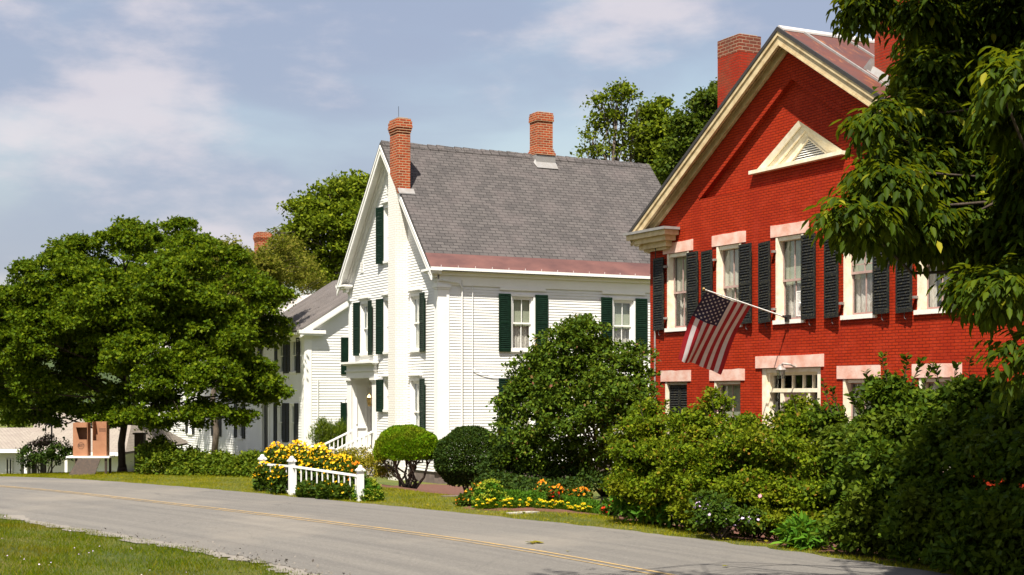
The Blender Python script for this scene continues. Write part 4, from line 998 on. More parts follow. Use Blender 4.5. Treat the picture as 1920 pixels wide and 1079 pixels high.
# front steps with two railings
stp = thing('front_steps', 'concrete front steps with two white railings at the white house door', 'steps', (-46.7, WY-.6, -.5))
mb = MB()
for k in range(3): mb.box(-47.9, -45.5, WY-.35-.33*(k+1), WY-.11 if k == 0 else WY-.35-.33*k-.001, -.9, .06-.17*k)
mb.build('treads', 'concrete', stp)
for x in (-47.45, -45.62):
    mb = MB(); y0, z0, y1, z1 = WY-.12, 1.02, WY-1.5, .40
    mb.hexa([(x-.035, y0, z0-.06), (x+.035, y0, z0-.06), (x+.035, y1, z1-.06), (x-.035, y1, z1-.06)], [(x-.035, y0, z0), (x+.035, y0, z0), (x+.035, y1, z1), (x-.035, y1, z1)])
    mb.hexa([(x-.02, y0, z0-.78), (x+.02, y0, z0-.78), (x+.02, y1, z1-.78), (x-.02, y1, z1-.78)], [(x-.02, y0, z0-.72), (x+.02, y0, z0-.72), (x+.02, y1, z1-.72), (x-.02, y1, z1-.72)])
    for k in range(9):
        f = (k+.5)/9; y = y0+(y1-y0)*f; z = z0+(z1-z0)*f; mb.box(x-.017, x+.017, y-.017, y+.017, z-.76, z-.03)
    r_ = mb.build('railing', 'white_paint', stp)
    mb = MB(); mb.box(x-.06, x+.06, y1-.13, y1-.01, -1, z1+.02); mb.box(x-.085, x+.085, y1-.155, y1+.015, z1+.022, z1+.05); mb.lathe((x, y1-.07, z1+.05), [(.08, 0), (.05, .04), (.0, .06)], 4); mb.build('newel_post', 'white_paint', r_)

# ------------------------------------------------------------------ farther white farmhouse with the metal roof
HX, HY = -57.1, 20.2; HR = 24.0; HE = 4.9; HZ = 7.50; HS = (HZ-HE)/(HR-19.88)
fh = thing('white_farmhouse', 'white clapboard farmhouse with a ribbed grey metal roof behind the big maple', 'house', (HX-5, HY, -1))
F = PY(HY); S = PX(HX)
roofz = lambda y: HZ-.1-HS*abs(y-HR)
ups = [(-60.50, -59.72), (-58.84, -58.05), (-63.80, -63.05), (-66.75, -65.95), (-70, -69.2), (-74, -73.2)]
los = [(-60.55, -59.85), (-58.95, -58.27), (-66.4, -65.6), (-70.2, -69.4), (-75, -74.2)]
mb = MB()
clap(mb, S, lambda z: (HY, 27.8) if z < 4.9 else (max(HY, HR-(HZ-.1-z)/HS), min(27.8, HR+(HZ-.1-z)/HS)), -.6, 7.3, [(21.78, 22.5, 3.1, 4.6), (21.75, 22.5, .3, 1.88)], .115, .022)
mb.build('gable_wall', 'white_paint', fh)
mb = MB(); clap(mb, F, lambda z: (-86, HX), -1.6, 4.75, [(a, b, 3.15, 4.57) for a, b in ups]+[(a, b, .2, 1.86) for a, b in los]+[(-62.8, -61.6, -1.5, 2.0)], .115, .022); mb.build('front_wall', 'white_paint', fh)
mb = MB(); mb.poly([(-86, 27.8, -2), (HX, 27.8, -2), (HX, 27.8, 4.9), (-86, 27.8, 4.9)]); mb.poly([(-86, HY, -2), (-86, 27.8, -2), (-86, 27.8, 4.9), (-86, HR, 7.2), (-86, HY, 4.9)]); mb.box(-85, HX-.3, HY+1.2, 27.5, 2.4, 2.6); mb.box(-85.8, HX-.02, HY+.02, 27.7, -2.2, -.6); mb.build('rear_wall', 'white_paint', fh)
for P, s0, s1 in ((S, HY-.02, HY+.28), (F, HX-.28, HX+.03)):
    mb = MB(); pbox(mb, P, s0, s1, 0, .04, -.6, 4.55); pbox(mb, P, s0-.03, s1+.03, 0, .07, 4.552, 4.68); mb.build('corner_board', 'white_trim', fh)
def hroof(x0, x1, drop, name, mat, ribs):
    m = MB()
    for sg in (-1, 1):
        ye = HR+sg*4.12; ze = HE-drop*.3; zr = HZ-drop
        m.hexa([(x0, HR, zr-.06), (x1, HR, zr-.06), (x1, ye, ze-.06), (x0, ye, ze-.06)], [(x0, HR, zr), (x1, HR, zr), (x1, ye, ze), (x0, ye, ze)])
    r_ = m.build(name, mat, fh); m = MB()
    x = x0+.1
    while x < x1 and ribs:
        for sg in (-1, 1):
            ye = HR+sg*4.12; ze = HE-drop*.3; zr = HZ-drop
            m.hexa([(x, HR, zr), (x+.035, HR, zr), (x+.035, ye, ze), (x, ye, ze)], [(x, HR, zr+.032), (x+.035, HR, zr+.032), (x+.035, ye, ze+.032), (x, ye, ze+.032)])
        x += ribs
    if ribs: m.build('rib', mat, r_)
    return r_
hroof(-64.0, HX+.30, 0, 'roof', 'grey_metal', .235)
hroof(-86.3, -64.01, .42, 'rear_roof', 'pale_metal', .6)
mb = MB()
for sg in (-1, 1):
    ye = HR+sg*4.10
    for o0, o1, x0, x1 in ((.065, .30, HX+.25, HX+.295), (.30, .34, HX+.1, HX+.29), (.11, .14, HX, HX+.25), (.14, .48, HX+.0, HX+.05)):
        yy = ye if x0 > HX+.05 else HR+sg*3.8
        zz = HE if yy == ye else HE+HS*.3
        mb.hexa([(x0, HR, HZ-o1), (x1, HR, HZ-o1), (x1, yy, zz-o1), (x0, yy, zz-o1)], [(x0, HR, HZ-o0), (x1, HR, HZ-o0), (x1, yy, zz-o0), (x0, yy, zz-o0)])
mb.box(HX-.02, HX+.32, 19.86, 21.0, 4.74, 4.88); mb.box(HX-.02, HX+.27, 19.93, 20.9, 4.66, 4.738)
mb.box(-86, HX-.021, 19.88, HY+.02, 4.70, 4.80); mb.box(-86, HX-.021, HY-.05, HY-.0, 4.45, 4.698)
mb.build('trim', 'white_trim', fh)
for i, (a, b) in enumerate(ups):
    w = window(fh, F, a+.03, b-.03, 3.2, 4.55, 'white_trim', 'white_trim', rec=.05, casing=.05, cas_d=.03, munt=1, style='part', sill=.06)
    if i == 0: shutter(w, F, b+.01, .40, 3.14, 4.58, 1, 0, 'shutter_black', .03); shutter(w, F, a-.02, .34, 3.14, 4.58, -1, 0, 'shutter_black', .03)
    elif i == 1: shutter(w, F, a-.01, .38, 3.14, 4.58, -1, 0, 'shutter_black', .03); shutter(w, F, b+.02, .42, 3.14, 4.6, 1, 0, 'shutter_black', .03)
    else: shutter(w, F, a-.01, .40, 3.14, 4.58, -1, .05, 'shutter_black', .05); shutter(w, F, b+.01, .40, 3.14, 4.6, 1, .05, 'shutter_black', .05)
for i, (a, b) in enumerate(los):
    w = window(fh, F, a+.03, b-.03, .25, 1.84, 'white_trim', 'white_trim', rec=.05, casing=.05, cas_d=.03, munt=1, style='part', sill=.06)
    shutter(w, F, a-.01, .42, .22, 1.88, -1, 0, 'shutter_black', .03); shutter(w, F, b+.01, .42, .22, 1.88, 1, 0, 'shutter_black', .03)
for z0, z1 in ((3.08, 4.62), (.28, 1.90)):
    w = window(fh, S, 21.85, 22.5, z0, z1, 'white_trim', 'white_trim', rec=.05, casing=.03)
    for h, d in ((21.76, 1), (22.56, -1)): 
        s_ = MB(); pbox(s_, S, h, h+d*.395, .03, .055, z0, z1); 
        for zz in (z0+.02, (z0+z1)/2-.04, z1-.1): pbox(s_, S, h+d*.05, h+d*.34, .056, .062, zz, zz+.07)
        s_.build('shutter', 'shutter_green', w)
mb = MB(); pbox(mb, F, -62.8, -62.62, -.1, .05, -1.5, 2.0); pbox(mb, F, -61.78, -61.6, -.1, .05, -1.5, 2.0); pbox(mb, F, -62.9, -61.5, -.1, .07, 1.9, 2.1)
dd = mb.build('door_surround', 'white_trim', fh); mb = MB(); pbox(mb, F, -62.62, -61.78, -.12, -.06, -1.5, 1.9); mb.build('door', 'door_black', dd)
mb = MB(); pts = [F(-63.0, .0, 2.12), F(-63.0, .75, 2.12), F(-61.4, .75, 2.12), F(-61.4, 0, 2.12)]; tp_ = [F(-62.6, .0, 2.52), F(-62.6, .6, 2.45), F(-61.8, .6, 2.45), F(-61.8, 0, 2.52)]; mb.hexa(pts, tp_); mb.build('door_hood', 'wood_dark', fh)
mb = MB(); mb.tube([S(20.75, .06, .6), S(20.75, .06, 2.9)], .02, 6); mb.lathe(S(20.72, .08, .75), [(.1, 0), (.12, .05), (.12, .22), (.08, .28)], 10); mb.build('conduit', 'white_paint', fh)
chimney(fh, -74.95, -74.25, 23.7, 24.4, 6.8, 10.8, 'brick_bare', .06, 3); chimney(fh, -78.6, -77.6, 23.6, 24.5, 6.7, 9.0, 'brick_bare', .06, 2)

# ------------------------------------------------------------------ low white house down the slope, turned to the bend of the road
gh = bpy.data.objects.new('low_white_house', None); COL.objects.link(gh)
tag(gh, 'low white house with a pale hipped shingle roof sunk below the road', 'house')
G0 = Vector((0, 0, 0)); gh.location = G0
def GL(l, dpt, z): p = FWD*dpt+RIGHT*l; return (p.x, p.y, z)      # lateral, distance, height
LX = lambda px, d: (px-960)/2740*d
def gbox(mb, l0, l1, d0, d1, z0, z1, m=0): mb.hexa([GL(l0,d0,z0),GL(l1,d0,z0),GL(l1,d1,z0),GL(l0,d1,z0)], [GL(l0,d0,z1),GL(l1,d0,z1),GL(l1,d1,z1),GL(l0,d1,z1)], m)
e0, e1 = LX(45, 60), LX(235, 60); EZ_ = -.12
mb = MB(); gbox(mb, e0+.5, e1-.4, 60.6, 68, -3.2, EZ_-.02)
PG = lambda s, d, z: GL(s, 60.6-d, z)
clap(mb, PG, lambda z: (e0+.5, e1-.4), -3.2, EZ_-.2, [], .12, .02)
gbox(mb, LX(-60, 61), LX(30, 61)+.0, 61.6, 70, -3.2, -.05)
PG2 = lambda s, d, z: GL(s, 61.6-d, z)
clap(mb, PG2, lambda z: (LX(-60, 61), LX(30, 61)), -3.2, -.1, [], .12, .02)
mb.build('wall', 'white_paint', gh)
mb = MB()
A_, B_, C_, D_ = GL(e0, 60, EZ_), GL(e1, 60, EZ_), GL(e1-1.2, 66, 1.42), GL(LX(72, 66), 66, 1.42)
E_, F_ = GL(e1, 72, EZ_), GL(e0, 72, EZ_)
for q in ((A_, B_, C_, D_), (A_, D_, F_), (B_, E_, C_), (D_, C_, E_, F_)): mb.poly(q); mb.poly([(p[0], p[1], p[2]-.09) for p in q])
h0, h1 = LX(-90, 61), LX(38, 61)
a1, b1, c1, d1 = GL(h0, 61, -.02), GL(h1, 61, -.02), GL(h1+1.0, 66, .75), GL(h0, 66, .75)
mb.poly((a1, b1, c1, d1)); mb.poly((d1, c1, GL(h1+1, 70, 0), GL(h0, 70, 0)))
mb.build('roof', 'shingle_pale', gh)
mb = MB(); gbox(mb, e0, e1, 59.95, 60.0, EZ_-.16, EZ_-.005); gbox(mb, h0, h1, 60.95, 61.0, -.19, -.03); gbox(mb, e0-.02, e0, 60, 66, EZ_-.14, EZ_-.005); gbox(mb, e0, e1, 60.0, 60.6, EZ_-.17, EZ_-.14)
for px in (46, 122): gbox(mb, LX(px, 60.1), LX(px+5, 60.1), 60.05, 60.2, -3.2, EZ_-.17)
mb.build('trim', 'white_trim', gh)
for px0, px1 in ((13, 16), (19, 22), (60, 70), (76, 88)):
    mb = MB(); dd = 61.55 if px0 < 40 else 60.55; gbox(mb, LX(px0, dd), LX(px1, dd), dd-.02, dd+.02, -2.9, -.5); w = mb.build('window', 'room_dark', gh)
    mb = MB(); gbox(mb, LX(px0, dd)-.04, LX(px0, dd), dd-.05, dd+.02, -2.9, -.45); gbox(mb, LX(px1, dd), LX(px1, dd)+.04, dd-.05, dd+.02, -2.9, -.45); mb.build('frame', 'white_trim', w)

# ------------------------------------------------------------------ fence by the rudbeckias
fn = thing('garden_fence', 'short white rail fence with three capped posts among yellow flowers', 'fence', (-30.8, 10.6, 0))
PS = [(-32.75, 10.55, .80), (-30.82, 10.6, .83), (-28.38, 11.25, .72)]
for x, y, h in PS:
    b0 = g0(x, y); mb = MB(); s = .06
    mb.box(x-s, x+s, y-s, y+s, b0-.2, b0+h-.09); mb.box(x-s-.025, x+s+.025, y-s-.025, y+s+.025, b0+h-.088, b0+h-.055); mb.lathe((x, y, b0+h-.054), [(.105, 0), (.06, .035), (.045, .04), (.055, .06), (.02, .09)], 4)
    mb.build('post', 'white_paint', fn)
for (x0, y0, h0_), (x1, y1, h1_) in zip(PS[:-1], PS[1:]):
    mb = MB(); d = Vector((x1-x0, y1-y0)); d.normalize(); n = Vector((-d.y, d.x))*.022
    za, zb = g0(x0, y0)+h0_-.17, g0(x1, y1)+h1_-.17
    xa, ya, xb, yb = x0+d.x*.061, y0+d.y*.061, x1-d.x*.061, y1-d.y*.061
    for dz in (0, -.56):
        mb.hexa([(xa-n.x, ya-n.y, za+dz-.045), (xb-n.x, yb-n.y, zb+dz-.045), (xb+n.x, yb+n.y, zb+dz-.045), (xa+n.x, ya+n.y, za+dz-.045)], [(xa-n.x, ya-n.y, za+dz), (xb-n.x, yb-n.y, zb+dz), (xb+n.x, yb+n.y, zb+dz), (xa+n.x, ya+n.y, za+dz)])
    mb.build('rail', 'white_paint', fn)
    k = int((Vector((xb-xa, yb-ya)).length)/.20)
    for i in range(k):
        f = (i+.5)/k; x = xa+(xb-xa)*f; y = ya+(yb-ya)*f; z = za+(zb-za)*f; m = MB(); m.box(x-.012, x+.012, y-.012, y+.012, z-.60, z-.046); m.build('baluster', 'white_paint', fn)

# ------------------------------------------------------------------ cardboard boxes on a plank table by the maple
tp = at(170, 855, 42); tx, ty, tz = tp.x, tp.y, tp.z
U = lambda l, d, z: (tx+RIGHT.x*l+FWD.x*d, ty+RIGHT.y*l+FWD.y*d, z)
def ubox(mb, l0, l1, d0, d1, z0, z1, m=0): mb.hexa([U(l0,d0,z0),U(l1,d0,z0),U(l1,d1,z0),U(l0,d1,z0)], [U(l0,d0,z1),U(l1,d0,z1),U(l1,d1,z1),U(l0,d1,z1)], m)
tb = thing('plank_table', 'low plank table with leaning dark boards under the maple', 'table', (tx, ty, g0(tx, ty)))
mb = MB(); ubox(mb, -.62, .62, -.3, .3, tz-.05, tz); mb.build('top', 'peeling_white', tb)
for l in (-.35, .5):
    mb = MB(); ubox(mb, l-.03, l+.03, -.25, -.19, g0(tx, ty)-.1, tz-.051); mb.build('leg', 'wood_dark', tb); mb = MB(); ubox(mb, l-.03, l+.03, .19, .25, g0(tx, ty)-.1, tz-.051); mb.build('leg', 'wood_dark', tb)
mb = MB(); gq = g0(tx, ty)-.05
mb.hexa([U(-.45, -.75, gq), U(.30, -.75, gq), U(.30, -.70, gq), U(-.45, -.70, gq)], [U(-.25, -.34, tz-.06), U(.38, -.34, tz-.06), U(.38, -.31, tz-.06), U(-.25, -.31, tz-.06)]); mb.build('leaning_board', 'wood_dark', tb)
def carton(l0, w, h, lab, logo):
    th = thing('cardboard_box', lab, 'box', U(l0+w/2, 0, tz+.003)); z0 = tz+.003; m = MB(); d0, d1 = -.16, .16; tk = .012
    ubox(m, l0, l0+tk, d0, d1, z0, z0+h); ubox(m, l0+w-tk, l0+w, d0, d1, z0, z0+h); ubox(m, l0+tk, l0+w-tk, d1-tk, d1, z0, z0+h); ubox(m, l0+tk, l0+w-tk, d0+tk, d1-tk, z0, z0+tk)
    if logo:
        a_, b_, c_ = l0+tk, l0+w*.42, l0+w*.20; e_ = l0+w-tk-.012
        for q in (((a_, 0), (b_, 0), (b_, .5), (c_, .87), (c_, 1), (a_, 1)), ((b_, 0), (e_, 0), (e_, .5), (b_, .5)), ((c_, .87), (e_, .87), (e_, 1), (c_, 1))): m.poly([U(l, d0, z0+h*f) for l, f in q])
        ubox(m, l0+tk, l0+w-tk, d0, d1, z0+h, z0+h+tk)
    else:
        ubox(m, l0+tk, l0+w-tk, d0, d0+tk, z0, z0+h*.45); ubox(m, l0+tk, l0+w-tk, .02, .03, z0+h*.45, z0+h*.62)
    m.build('carton', 'cardboard', th)
    m = MB()
    if logo:
        cx, cz = l0+w*.55, z0+h*.31; n = 22
        for k in range(n):
            a0, a1 = 2*math.pi*k/n, 2*math.pi*(k+1)/n
            m.poly([U(cx+.095*math.cos(a0), d0-.003, cz+.095*math.sin(a0)), U(cx+.095*math.cos(a1), d0-.003, cz+.095*math.sin(a1)), U(cx+.085*math.cos(a1), d0-.003, cz+.085*math.sin(a1)), U(cx+.085*math.cos(a0), d0-.003, cz+.085*math.sin(a0))])
        x = cx-.075
        for ch_, wd in (('B', .035), ('E', .03), ('S', .03), ('T', .03)):       # worn brushed word in the ring
            hgt = .075; y0_, b0 = cz-.03, x
            st_ = {'B': [(0,0,.25,1),(0,0,1,.15),(0,.43,1,.57),(0,.85,1,1),(.75,.1,1,.9)], 'E': [(0,0,.25,1),(0,0,1,.15),(0,.43,.8,.57),(0,.85,1,1)], 'S': [(0,0,1,.15),(.75,0,1,.5),(0,.43,1,.57),(0,.5,.25,1),(0,.85,1,1)], 'T': [(.37,0,.63,1),(0,.85,1,1)]}[ch_]
            for q0, q1, q2, q3 in st_: m.poly([U(b0+q0*wd, d0-.003, y0_+q1*hgt), U(b0+q2*wd, d0-.003, y0_+q1*hgt), U(b0+q2*wd, d0-.003, y0_+q3*hgt), U(b0+q0*wd, d0-.003, y0_+q3*hgt)])
            x += wd+.008
    else:
        for k in range(4): m.poly([U(l0+.1, d1-tk-.003, z0+h*(.70+.03*k)), U(l0+w-.1, d1-tk-.003, z0+h*(.70+.03*k)), U(l0+w-.1, d1-tk-.003, z0+h*(.71+.03*k)), U(l0+.1, d1-tk-.003, z0+h*(.71+.03*k))])
    m.build('print', 'ink', th)
carton(-.46, .42, .94, 'tall cardboard box with a round printed mark and a cut-out dark opening', True)
carton(.10, .40, .98, 'tall open cardboard box with folded front nearest the maple trunk', False)
th = thing('wooden_barrel', 'dark tarred crate standing between the boxes and the maple trunk', 'crate', U(.8, 2.4, g0(tx, ty)))
th.name = 'dark_crate'
mb = MB(); ubox(mb, .66, .94, 2.3, 2.6, gq-.1, tz+.55); ubox(mb, .62, .98, 2.25, 2.65, tz+.55, tz+.6); mb.build('boards', 'wood_dark', th)

# shepherd's hook with a hanging basket
hk = at(97, 876, 43.5); b0 = g0(hk.x, hk.y)
th = thing('garden_hook', 'black crook-topped garden hook standing at the brow left of the maple', 'hook', (hk.x, hk.y, b0))
mb = MB(); zt_ = 2.2-53/2740*43.5
pts = [Vector((hk.x, hk.y, b0-.1)), Vector((hk.x, hk.y, zt_-.18))]
for k in range(9):
    a = math.pi*k/8; pts.append(Vector((hk.x, hk.y, zt_-.1))+RIGHT*(-.09+.09*math.cos(a))+Vector((0, 0, .09*math.sin(a))))
pts.append(Vector((hk.x, hk.y, zt_-.22))+RIGHT*(-.18)); mb.tube(pts, .024, 6); mb.build('rod', 'iron', th)
bk = Vector((hk.x, hk.y, zt_-.55))+RIGHT*(-.18)
th = thing('hanging_basket', 'hanging basket of faded purple petunias on the garden hook', 'basket', bk)
mb = MB(); mb.lathe(bk, [(.05, -.12), (.14, -.05), (.16, .03)], 12); mb.build('bowl', 'wood_dark', th)
mb = MB()
for k in range(3):
    a = k*2.1; mb.tube([bk+Vector((.15*math.cos(a), .15*math.sin(a), .03)), bk+Vector((0, 0, .32))], .005, 4)
mb.build('chain', 'iron', th)
r = np.random.default_rng(77); P, T, Nn, S_ = lumps_to_leaves(r, [(bk.x+RIGHT.x*l, bk.y+RIGHT.y*l, bk.z+z, s, s, s*.6) for l, z, s in ((0, .08, .2), (-.25, -.05, .16), (.28, 0, .15), (.1, .12, .14), (-.12, -.12, .15), (.42, -.06, .1))], 900, .05)
leaf_mesh('foliage', 'leaf_basket', P, T, Nn, S_, 'oval', th)

# flat stone at the flower bed, fallen leaf sprig on the road
sp = ground_hit(980, 963); th = MB(); ang = .15
th.prism([(sp.x+a*math.cos(ang)-b*math.sin(ang), sp.y+a*math.sin(ang)+b*math.cos(ang), g0(sp.x, sp.y)-.03) for a, b in ((-.1, -.30), (.10, -.32), (.14, .0), (.10, .32), (-.1, .28), (-.12, 0))], (0, 0, .055))
tag(th.build('stepping_stone', 'concrete'), 'flat pale stepping stone in the grass before the flower bed', 'stone')
sp = ground_hit(845, 932); th = MB(); th.prism([(sp.x+a, sp.y+b, g0(sp.x, sp.y)-.04) for a, b in ((-.08, -.22), (.10, -.22), (.12, .2), (-.06, .2))], (0, 0, .07)); tag(th.build('edging_stone', 'foundation'), 'rough edging stone at the left end of the flower bed', 'stone')
r = np.random.default_rng(8)
for (px, py, s, lab) in ((1003, 1029, .16, 'yellow-green leaf sprig lying on the road before the flower bed'), (1367, 1074, .10, 'pale fallen leaf on the road at the bottom edge'), (1078, 1045, .06, 'small yellowed leaf lying near the centre line')):
    p = at(px, py, 2.2*2740/(py-742)); n = 5 if s > .12 else 1
    P = [(p.x+r.normal()*.05, p.y+r.normal()*.05, .085) for _ in range(n)]
    o = leaf_mesh('fallen_leaf', 'leaf_gold', P, r.normal(size=(n, 3))*[1, 1, .1], [(0, .1, 1)]*n, [s]*n, 'maple'); tag(o, lab, 'leaf', 'leaves fallen on the road')
r = np.random.default_rng(21); n = 260
i = r.integers(0, len(CL), n*4); P = CL[i]+NR[i]*(3.45+r.random((n*4, 1))*1.5)+r.normal(size=(n*4, 2))*.1; k = (P[:, 0] > -27) & (P[:, 0] < -10); P = P[k][:n]
m = len(P); o = leaf_mesh('leaf_litter', 'leaf_gold', np.column_stack([P, gz(P[:, 0], P[:, 1])+.03]), r.normal(size=(m, 3))*[1, 1, .2], np.array([[0, 0, 1.]]*m)+r.normal(size=(m, 3))*.3, .03+.05*r.random(m), 'maple'); o['kind'] = 'stuff'; tag(o, 'scattered yellow leaf litter on the verge before the bushes', 'leaf litter')
r = np.random.default_rng(22); n = 420; i = r.integers(0, len(CL), n*5); P = CL[i]+NR[i]*(-3.35+r.normal(size=(n*5, 1))*.22); k = (P[:, 0] > -24) & (P[:, 0] < -12); P = P[k][:n]; m = len(P)
o = leaf_mesh('gravel', 'gravel', np.column_stack([P, gz(P[:, 0], P[:, 1])+.035]), unit(r, m), unit(r, m), .02+.035*r.random(m)**2, 'quad'); o['kind'] = 'stuff'; tag(o, 'loose gravel along the near edge of the road', 'gravel')
# ------------------------------------------------------------------ vegetation
def LP(px, py, t, r, rz=None, flat=1.0):
    p = at(px, py, t); k = t/2740; return (p.x, p.y, p.z, r*k*flat, r*k*flat, (rz or r)*k)
def LPS(L_): return [LP(*a) for a in L_]
r = np.random.default_rng(301); Q = np.stack([r.uniform(-32, -14, 5200), r.uniform(-2, 6, 5200)], 1); Q = Q[road_off(Q) < -3.6]; Q = Q[(np.sin(Q[:, 0]*1.9)*np.sin(Q[:, 1]*2.3+1) > .35)][:200]; m_ = len(Q)
o = leaf_mesh('clover_flowers', 'petal_lilac', np.column_stack([Q, gz(Q[:, 0], Q[:, 1])+.05]), unit(r, m_), np.array([[0, 0, 1.]]*m_)+r.normal(size=(m_, 3))*.4, .018+.012*r.random(m_), 'quad'); tag(o, 'tiny pale clover heads scattered through the near lawn', 'clover', kind='stuff')
# big maple beside the farmhouse
lm = [l[:3]+(l[3]*.84, l[4]*.84, l[5]*.84) for l in LPS([(230,475,44,68,58),(365,480,44,66,52),(300,470,46,60),(140,500,44,66),(75,545,43,70),(10,590,43,62),(430,510,44,56),(475,545,43.5,46),(300,560,42,80),(180,600,42,80),(90,640,42.5,75),(400,600,42.5,72),
   (20,670,43,70),(-50,640,44,70),(500,590,43.5,44),(255,680,41.5,75),(150,715,44,62),(350,700,42,66),(60,735,43,56),(430,665,43,58),(495,640,44,40),(225,755,44,46),(300,765,42.5,38),(380,770,42.5,40,24),(450,745,42.5,48,32),(120,765,44.5,50,26),(490,748,43,32,20),
   (20,760,44,42,26),(-30,730,44,60),(260,590,47,110),(150,640,47,90),(380,640,47,90),(340,430,44.5,30,22),(235,432,44.5,34,24),(95,492,44,30),(60,690,44.5,40),(110,770,44.3,46,24),(175,778,44.3,46,22),(275,782,41,44,18),(340,782,41,46,20),(415,778,41.5,44,22),(470,700,42.5,44),(300,730,41.3,60),(400,720,41.5,60),(440,655,42,56),(150,690,44.5,60),(30,790,44,36,20),(90,795,44.2,30,16),(300,800,41.5,36,18),(370,800,41.5,30,16),(210,797,44,26,12),(450,790,42,30,18),(500,720,42.5,40,24),(520,740,42.5,26,12),(270,640,43,120),(130,620,43.5,110),(400,640,43.5,90),(20,640,44,80),(-40,640,44,80),(520,560,44,30),(250,785,42,50,18),(200,792,43,40,14),(160,560,43,90),(330,540,43,90),(90,600,43,80),(525,620,44,30)])]
tree('maple_tree', 'broad dark green maple with low hanging branches at the left end of the road', 'tree', (-44.9, 10.05, g0(-44.9, 10.05)), (-44.6, 10.1, 5.2), .12, lm, 250000, .092, 'leaf_maple', seed=2, shell=.6, clump=.17, up=.35, jitter=.6, sub=.33)
# trees behind the white houses
def bgtree(name, label, base_px, t, topz, lumps, n, size, leaf, seed, r0=.3, group='trees behind the houses', tmpl='quad', **kw):
    p = at(base_px, 742, t); tree(name, label, 'tree', (p.x, p.y, g0(p.x, p.y)), (p.x, p.y, topz), r0, lumps, n, size, leaf, tmpl, 'bark_grey', seed, group, **kw)
bgtree('deciduous_tree', 'dense green tree rising behind the left slope of the white house roof', 640, 95, 13, LPS([(625,385,95,52,45),(665,370,97,45),(580,420,94,50),(690,400,98,60),(600,455,93,52),(650,440,94,60),(560,480,93,46),(700,470,96,70),(640,500,94,60),(590,525,94,50),(570,395,95,26),(550,440,94,30),(540,520,94,40),(690,350,98,30)]), 34000, .24, 'leaf_far', 31, shell=.6, clump=.5, sub=1.0)
bgtree('deciduous_tree', 'yellowish green tree crowded behind the maple against the farmhouse front', 400, 60, 6.5, LPS([(512,490,61.3,36,30),(490,525,61,44),(470,560,61,50),(505,545,61.5,24),(440,520,61,50),(400,560,61,60),(440,610,59.5,44),(350,560,62,60),(300,600,63,60),(250,600,64,60),(520,462,59.5,20),(545,500,60,20,30),(395,520,61.5,55),(330,540,63,50),(475,525,60,34),(200,620,66,60),(545,470,72,26),(565,510,76,36),(590,540,78,30),(520,470,61.8,30,20),(505,505,61.8,30,22),(540,490,61.6,18,20),(470,530,61,50,30),(430,535,64,55,34),(390,530,67,60,36),(350,530,70,60,36),(525,520,61.5,22)])+[(-56.2,18.1,7.2,.8,.8,.7),(-57.6,18.3,7.2,1,1,.8),(-58.5,18.2,6.8,1,1,.9),(-56.1,17.8,7.2,.7,.7,.5),(-59.6,18.3,7.3,1,1,.8),(-60.6,18.4,7,1,1,.9),(-57.0,18.0,6.1,.8,.8,.6),(-61.8,18.3,8,1.1,1.1,.9),(-63.2,18.3,7.2,1.1,1.1,.9),(-64.8,18.3,8,1.2,1.2,.9),(-66.4,18.3,7.2,1.2,1.2,1),(-68,18.3,7.8,1.2,1.2,1),(-57.4,17.7,5.2,.8,.8,.6),(-59,17.9,5.4,.9,.9,.7),(-61,18,5.6,1,1,.8),(-58,19.2,6.3,.6,.6,.6),(-59.2,19.2,6.6,.7,.7,.6),(-60.6,19.2,6.4,.7,.7,.6),(-62,19.2,6.6,.7,.7,.6),(-63.5,19.1,6.4,.8,.8,.6)]*3, 130000, .11, 'leaf_far_yellow', 32, shell=.8, clump=.32, tmpl='maple', r0=.14)  # last lump list, repeated, is foliage added to shade the farmhouse front wall
bgtree('slender_tree', 'slender open tree with a visible pale trunk above the white house ridge', 1158, 66, 15.2, LPS([(1165,170,66,20,16),(1150,190,66,24,18),(1180,185,66,18),(1120,195,66,16,20),(1130,220,66,24,18),(1165,225,66,28),(1195,205,66,14),(1115,240,66,20),(1150,260,66,26,16),(1190,250,66,22),(1105,262,66,16,12),(1130,290,66,28,14),(1170,285,66,24,20),(1100,285,66,16,10)]), 3000, .16, 'leaf_far', 33, r0=.17, shell=.8, clump=.42, extra=2)
bgtree('deciduous_tree', 'loose mid green tree between the slender tree and the red house', 1225, 68, 12.5, LPS([(1215,225,68,26),(1240,215,69,22,28),(1210,265,68,32),(1245,260,68,34),(1225,300,68,40),(1265,300,67,36),(1200,300,68,24),(1270,250,69,22),(1250,340,67,36)]), 10000, .20, 'leaf_far', 34, r0=.2, shell=.8, clump=.4, sub=.55)
bgtree('deciduous_tree', 'dark dense tree behind the left chimney of the red house', 1330, 62, 13, LPS([(1325,195,62,36,30),(1300,225,62,34),(1340,240,62,50),(1290,260,62,36),(1310,300,62,50),(1275,290,62,30),(1345,180,63,24),(1265,325,62,34),(1280,235,62,20),(1380,230,64,60),(1330,350,62,60)]), 17000, .17, 'leaf_far_dark', 35, r0=.28, shell=.7, clump=.35, sub=.6)
bgtree('deciduous_tree', 'dark tree at the left edge behind the low white house', 20, 90, 6, LPS([(10,690,90,60,50),(-40,660,92,70),(50,730,90,50,40),(-10,770,90,60,40),(30,790,88,50,30),(90,760,92,50,36),(-60,740,92,70),(130,740,94,60,40)]), 13000, .26, 'leaf_far_dark', 36, shell=.7, clump=.6)
bgtree('deciduous_tree', 'tall dark tree behind the big maple at the left edge', -60, 96, 8, LPS([(-60,640,96,60,60),(-110,600,97,60),(-20,700,97,55),(-90,720,96,80),(10,745,98,50)]), 9000, .26, 'leaf_far', 37, shell=.7, clump=.6)
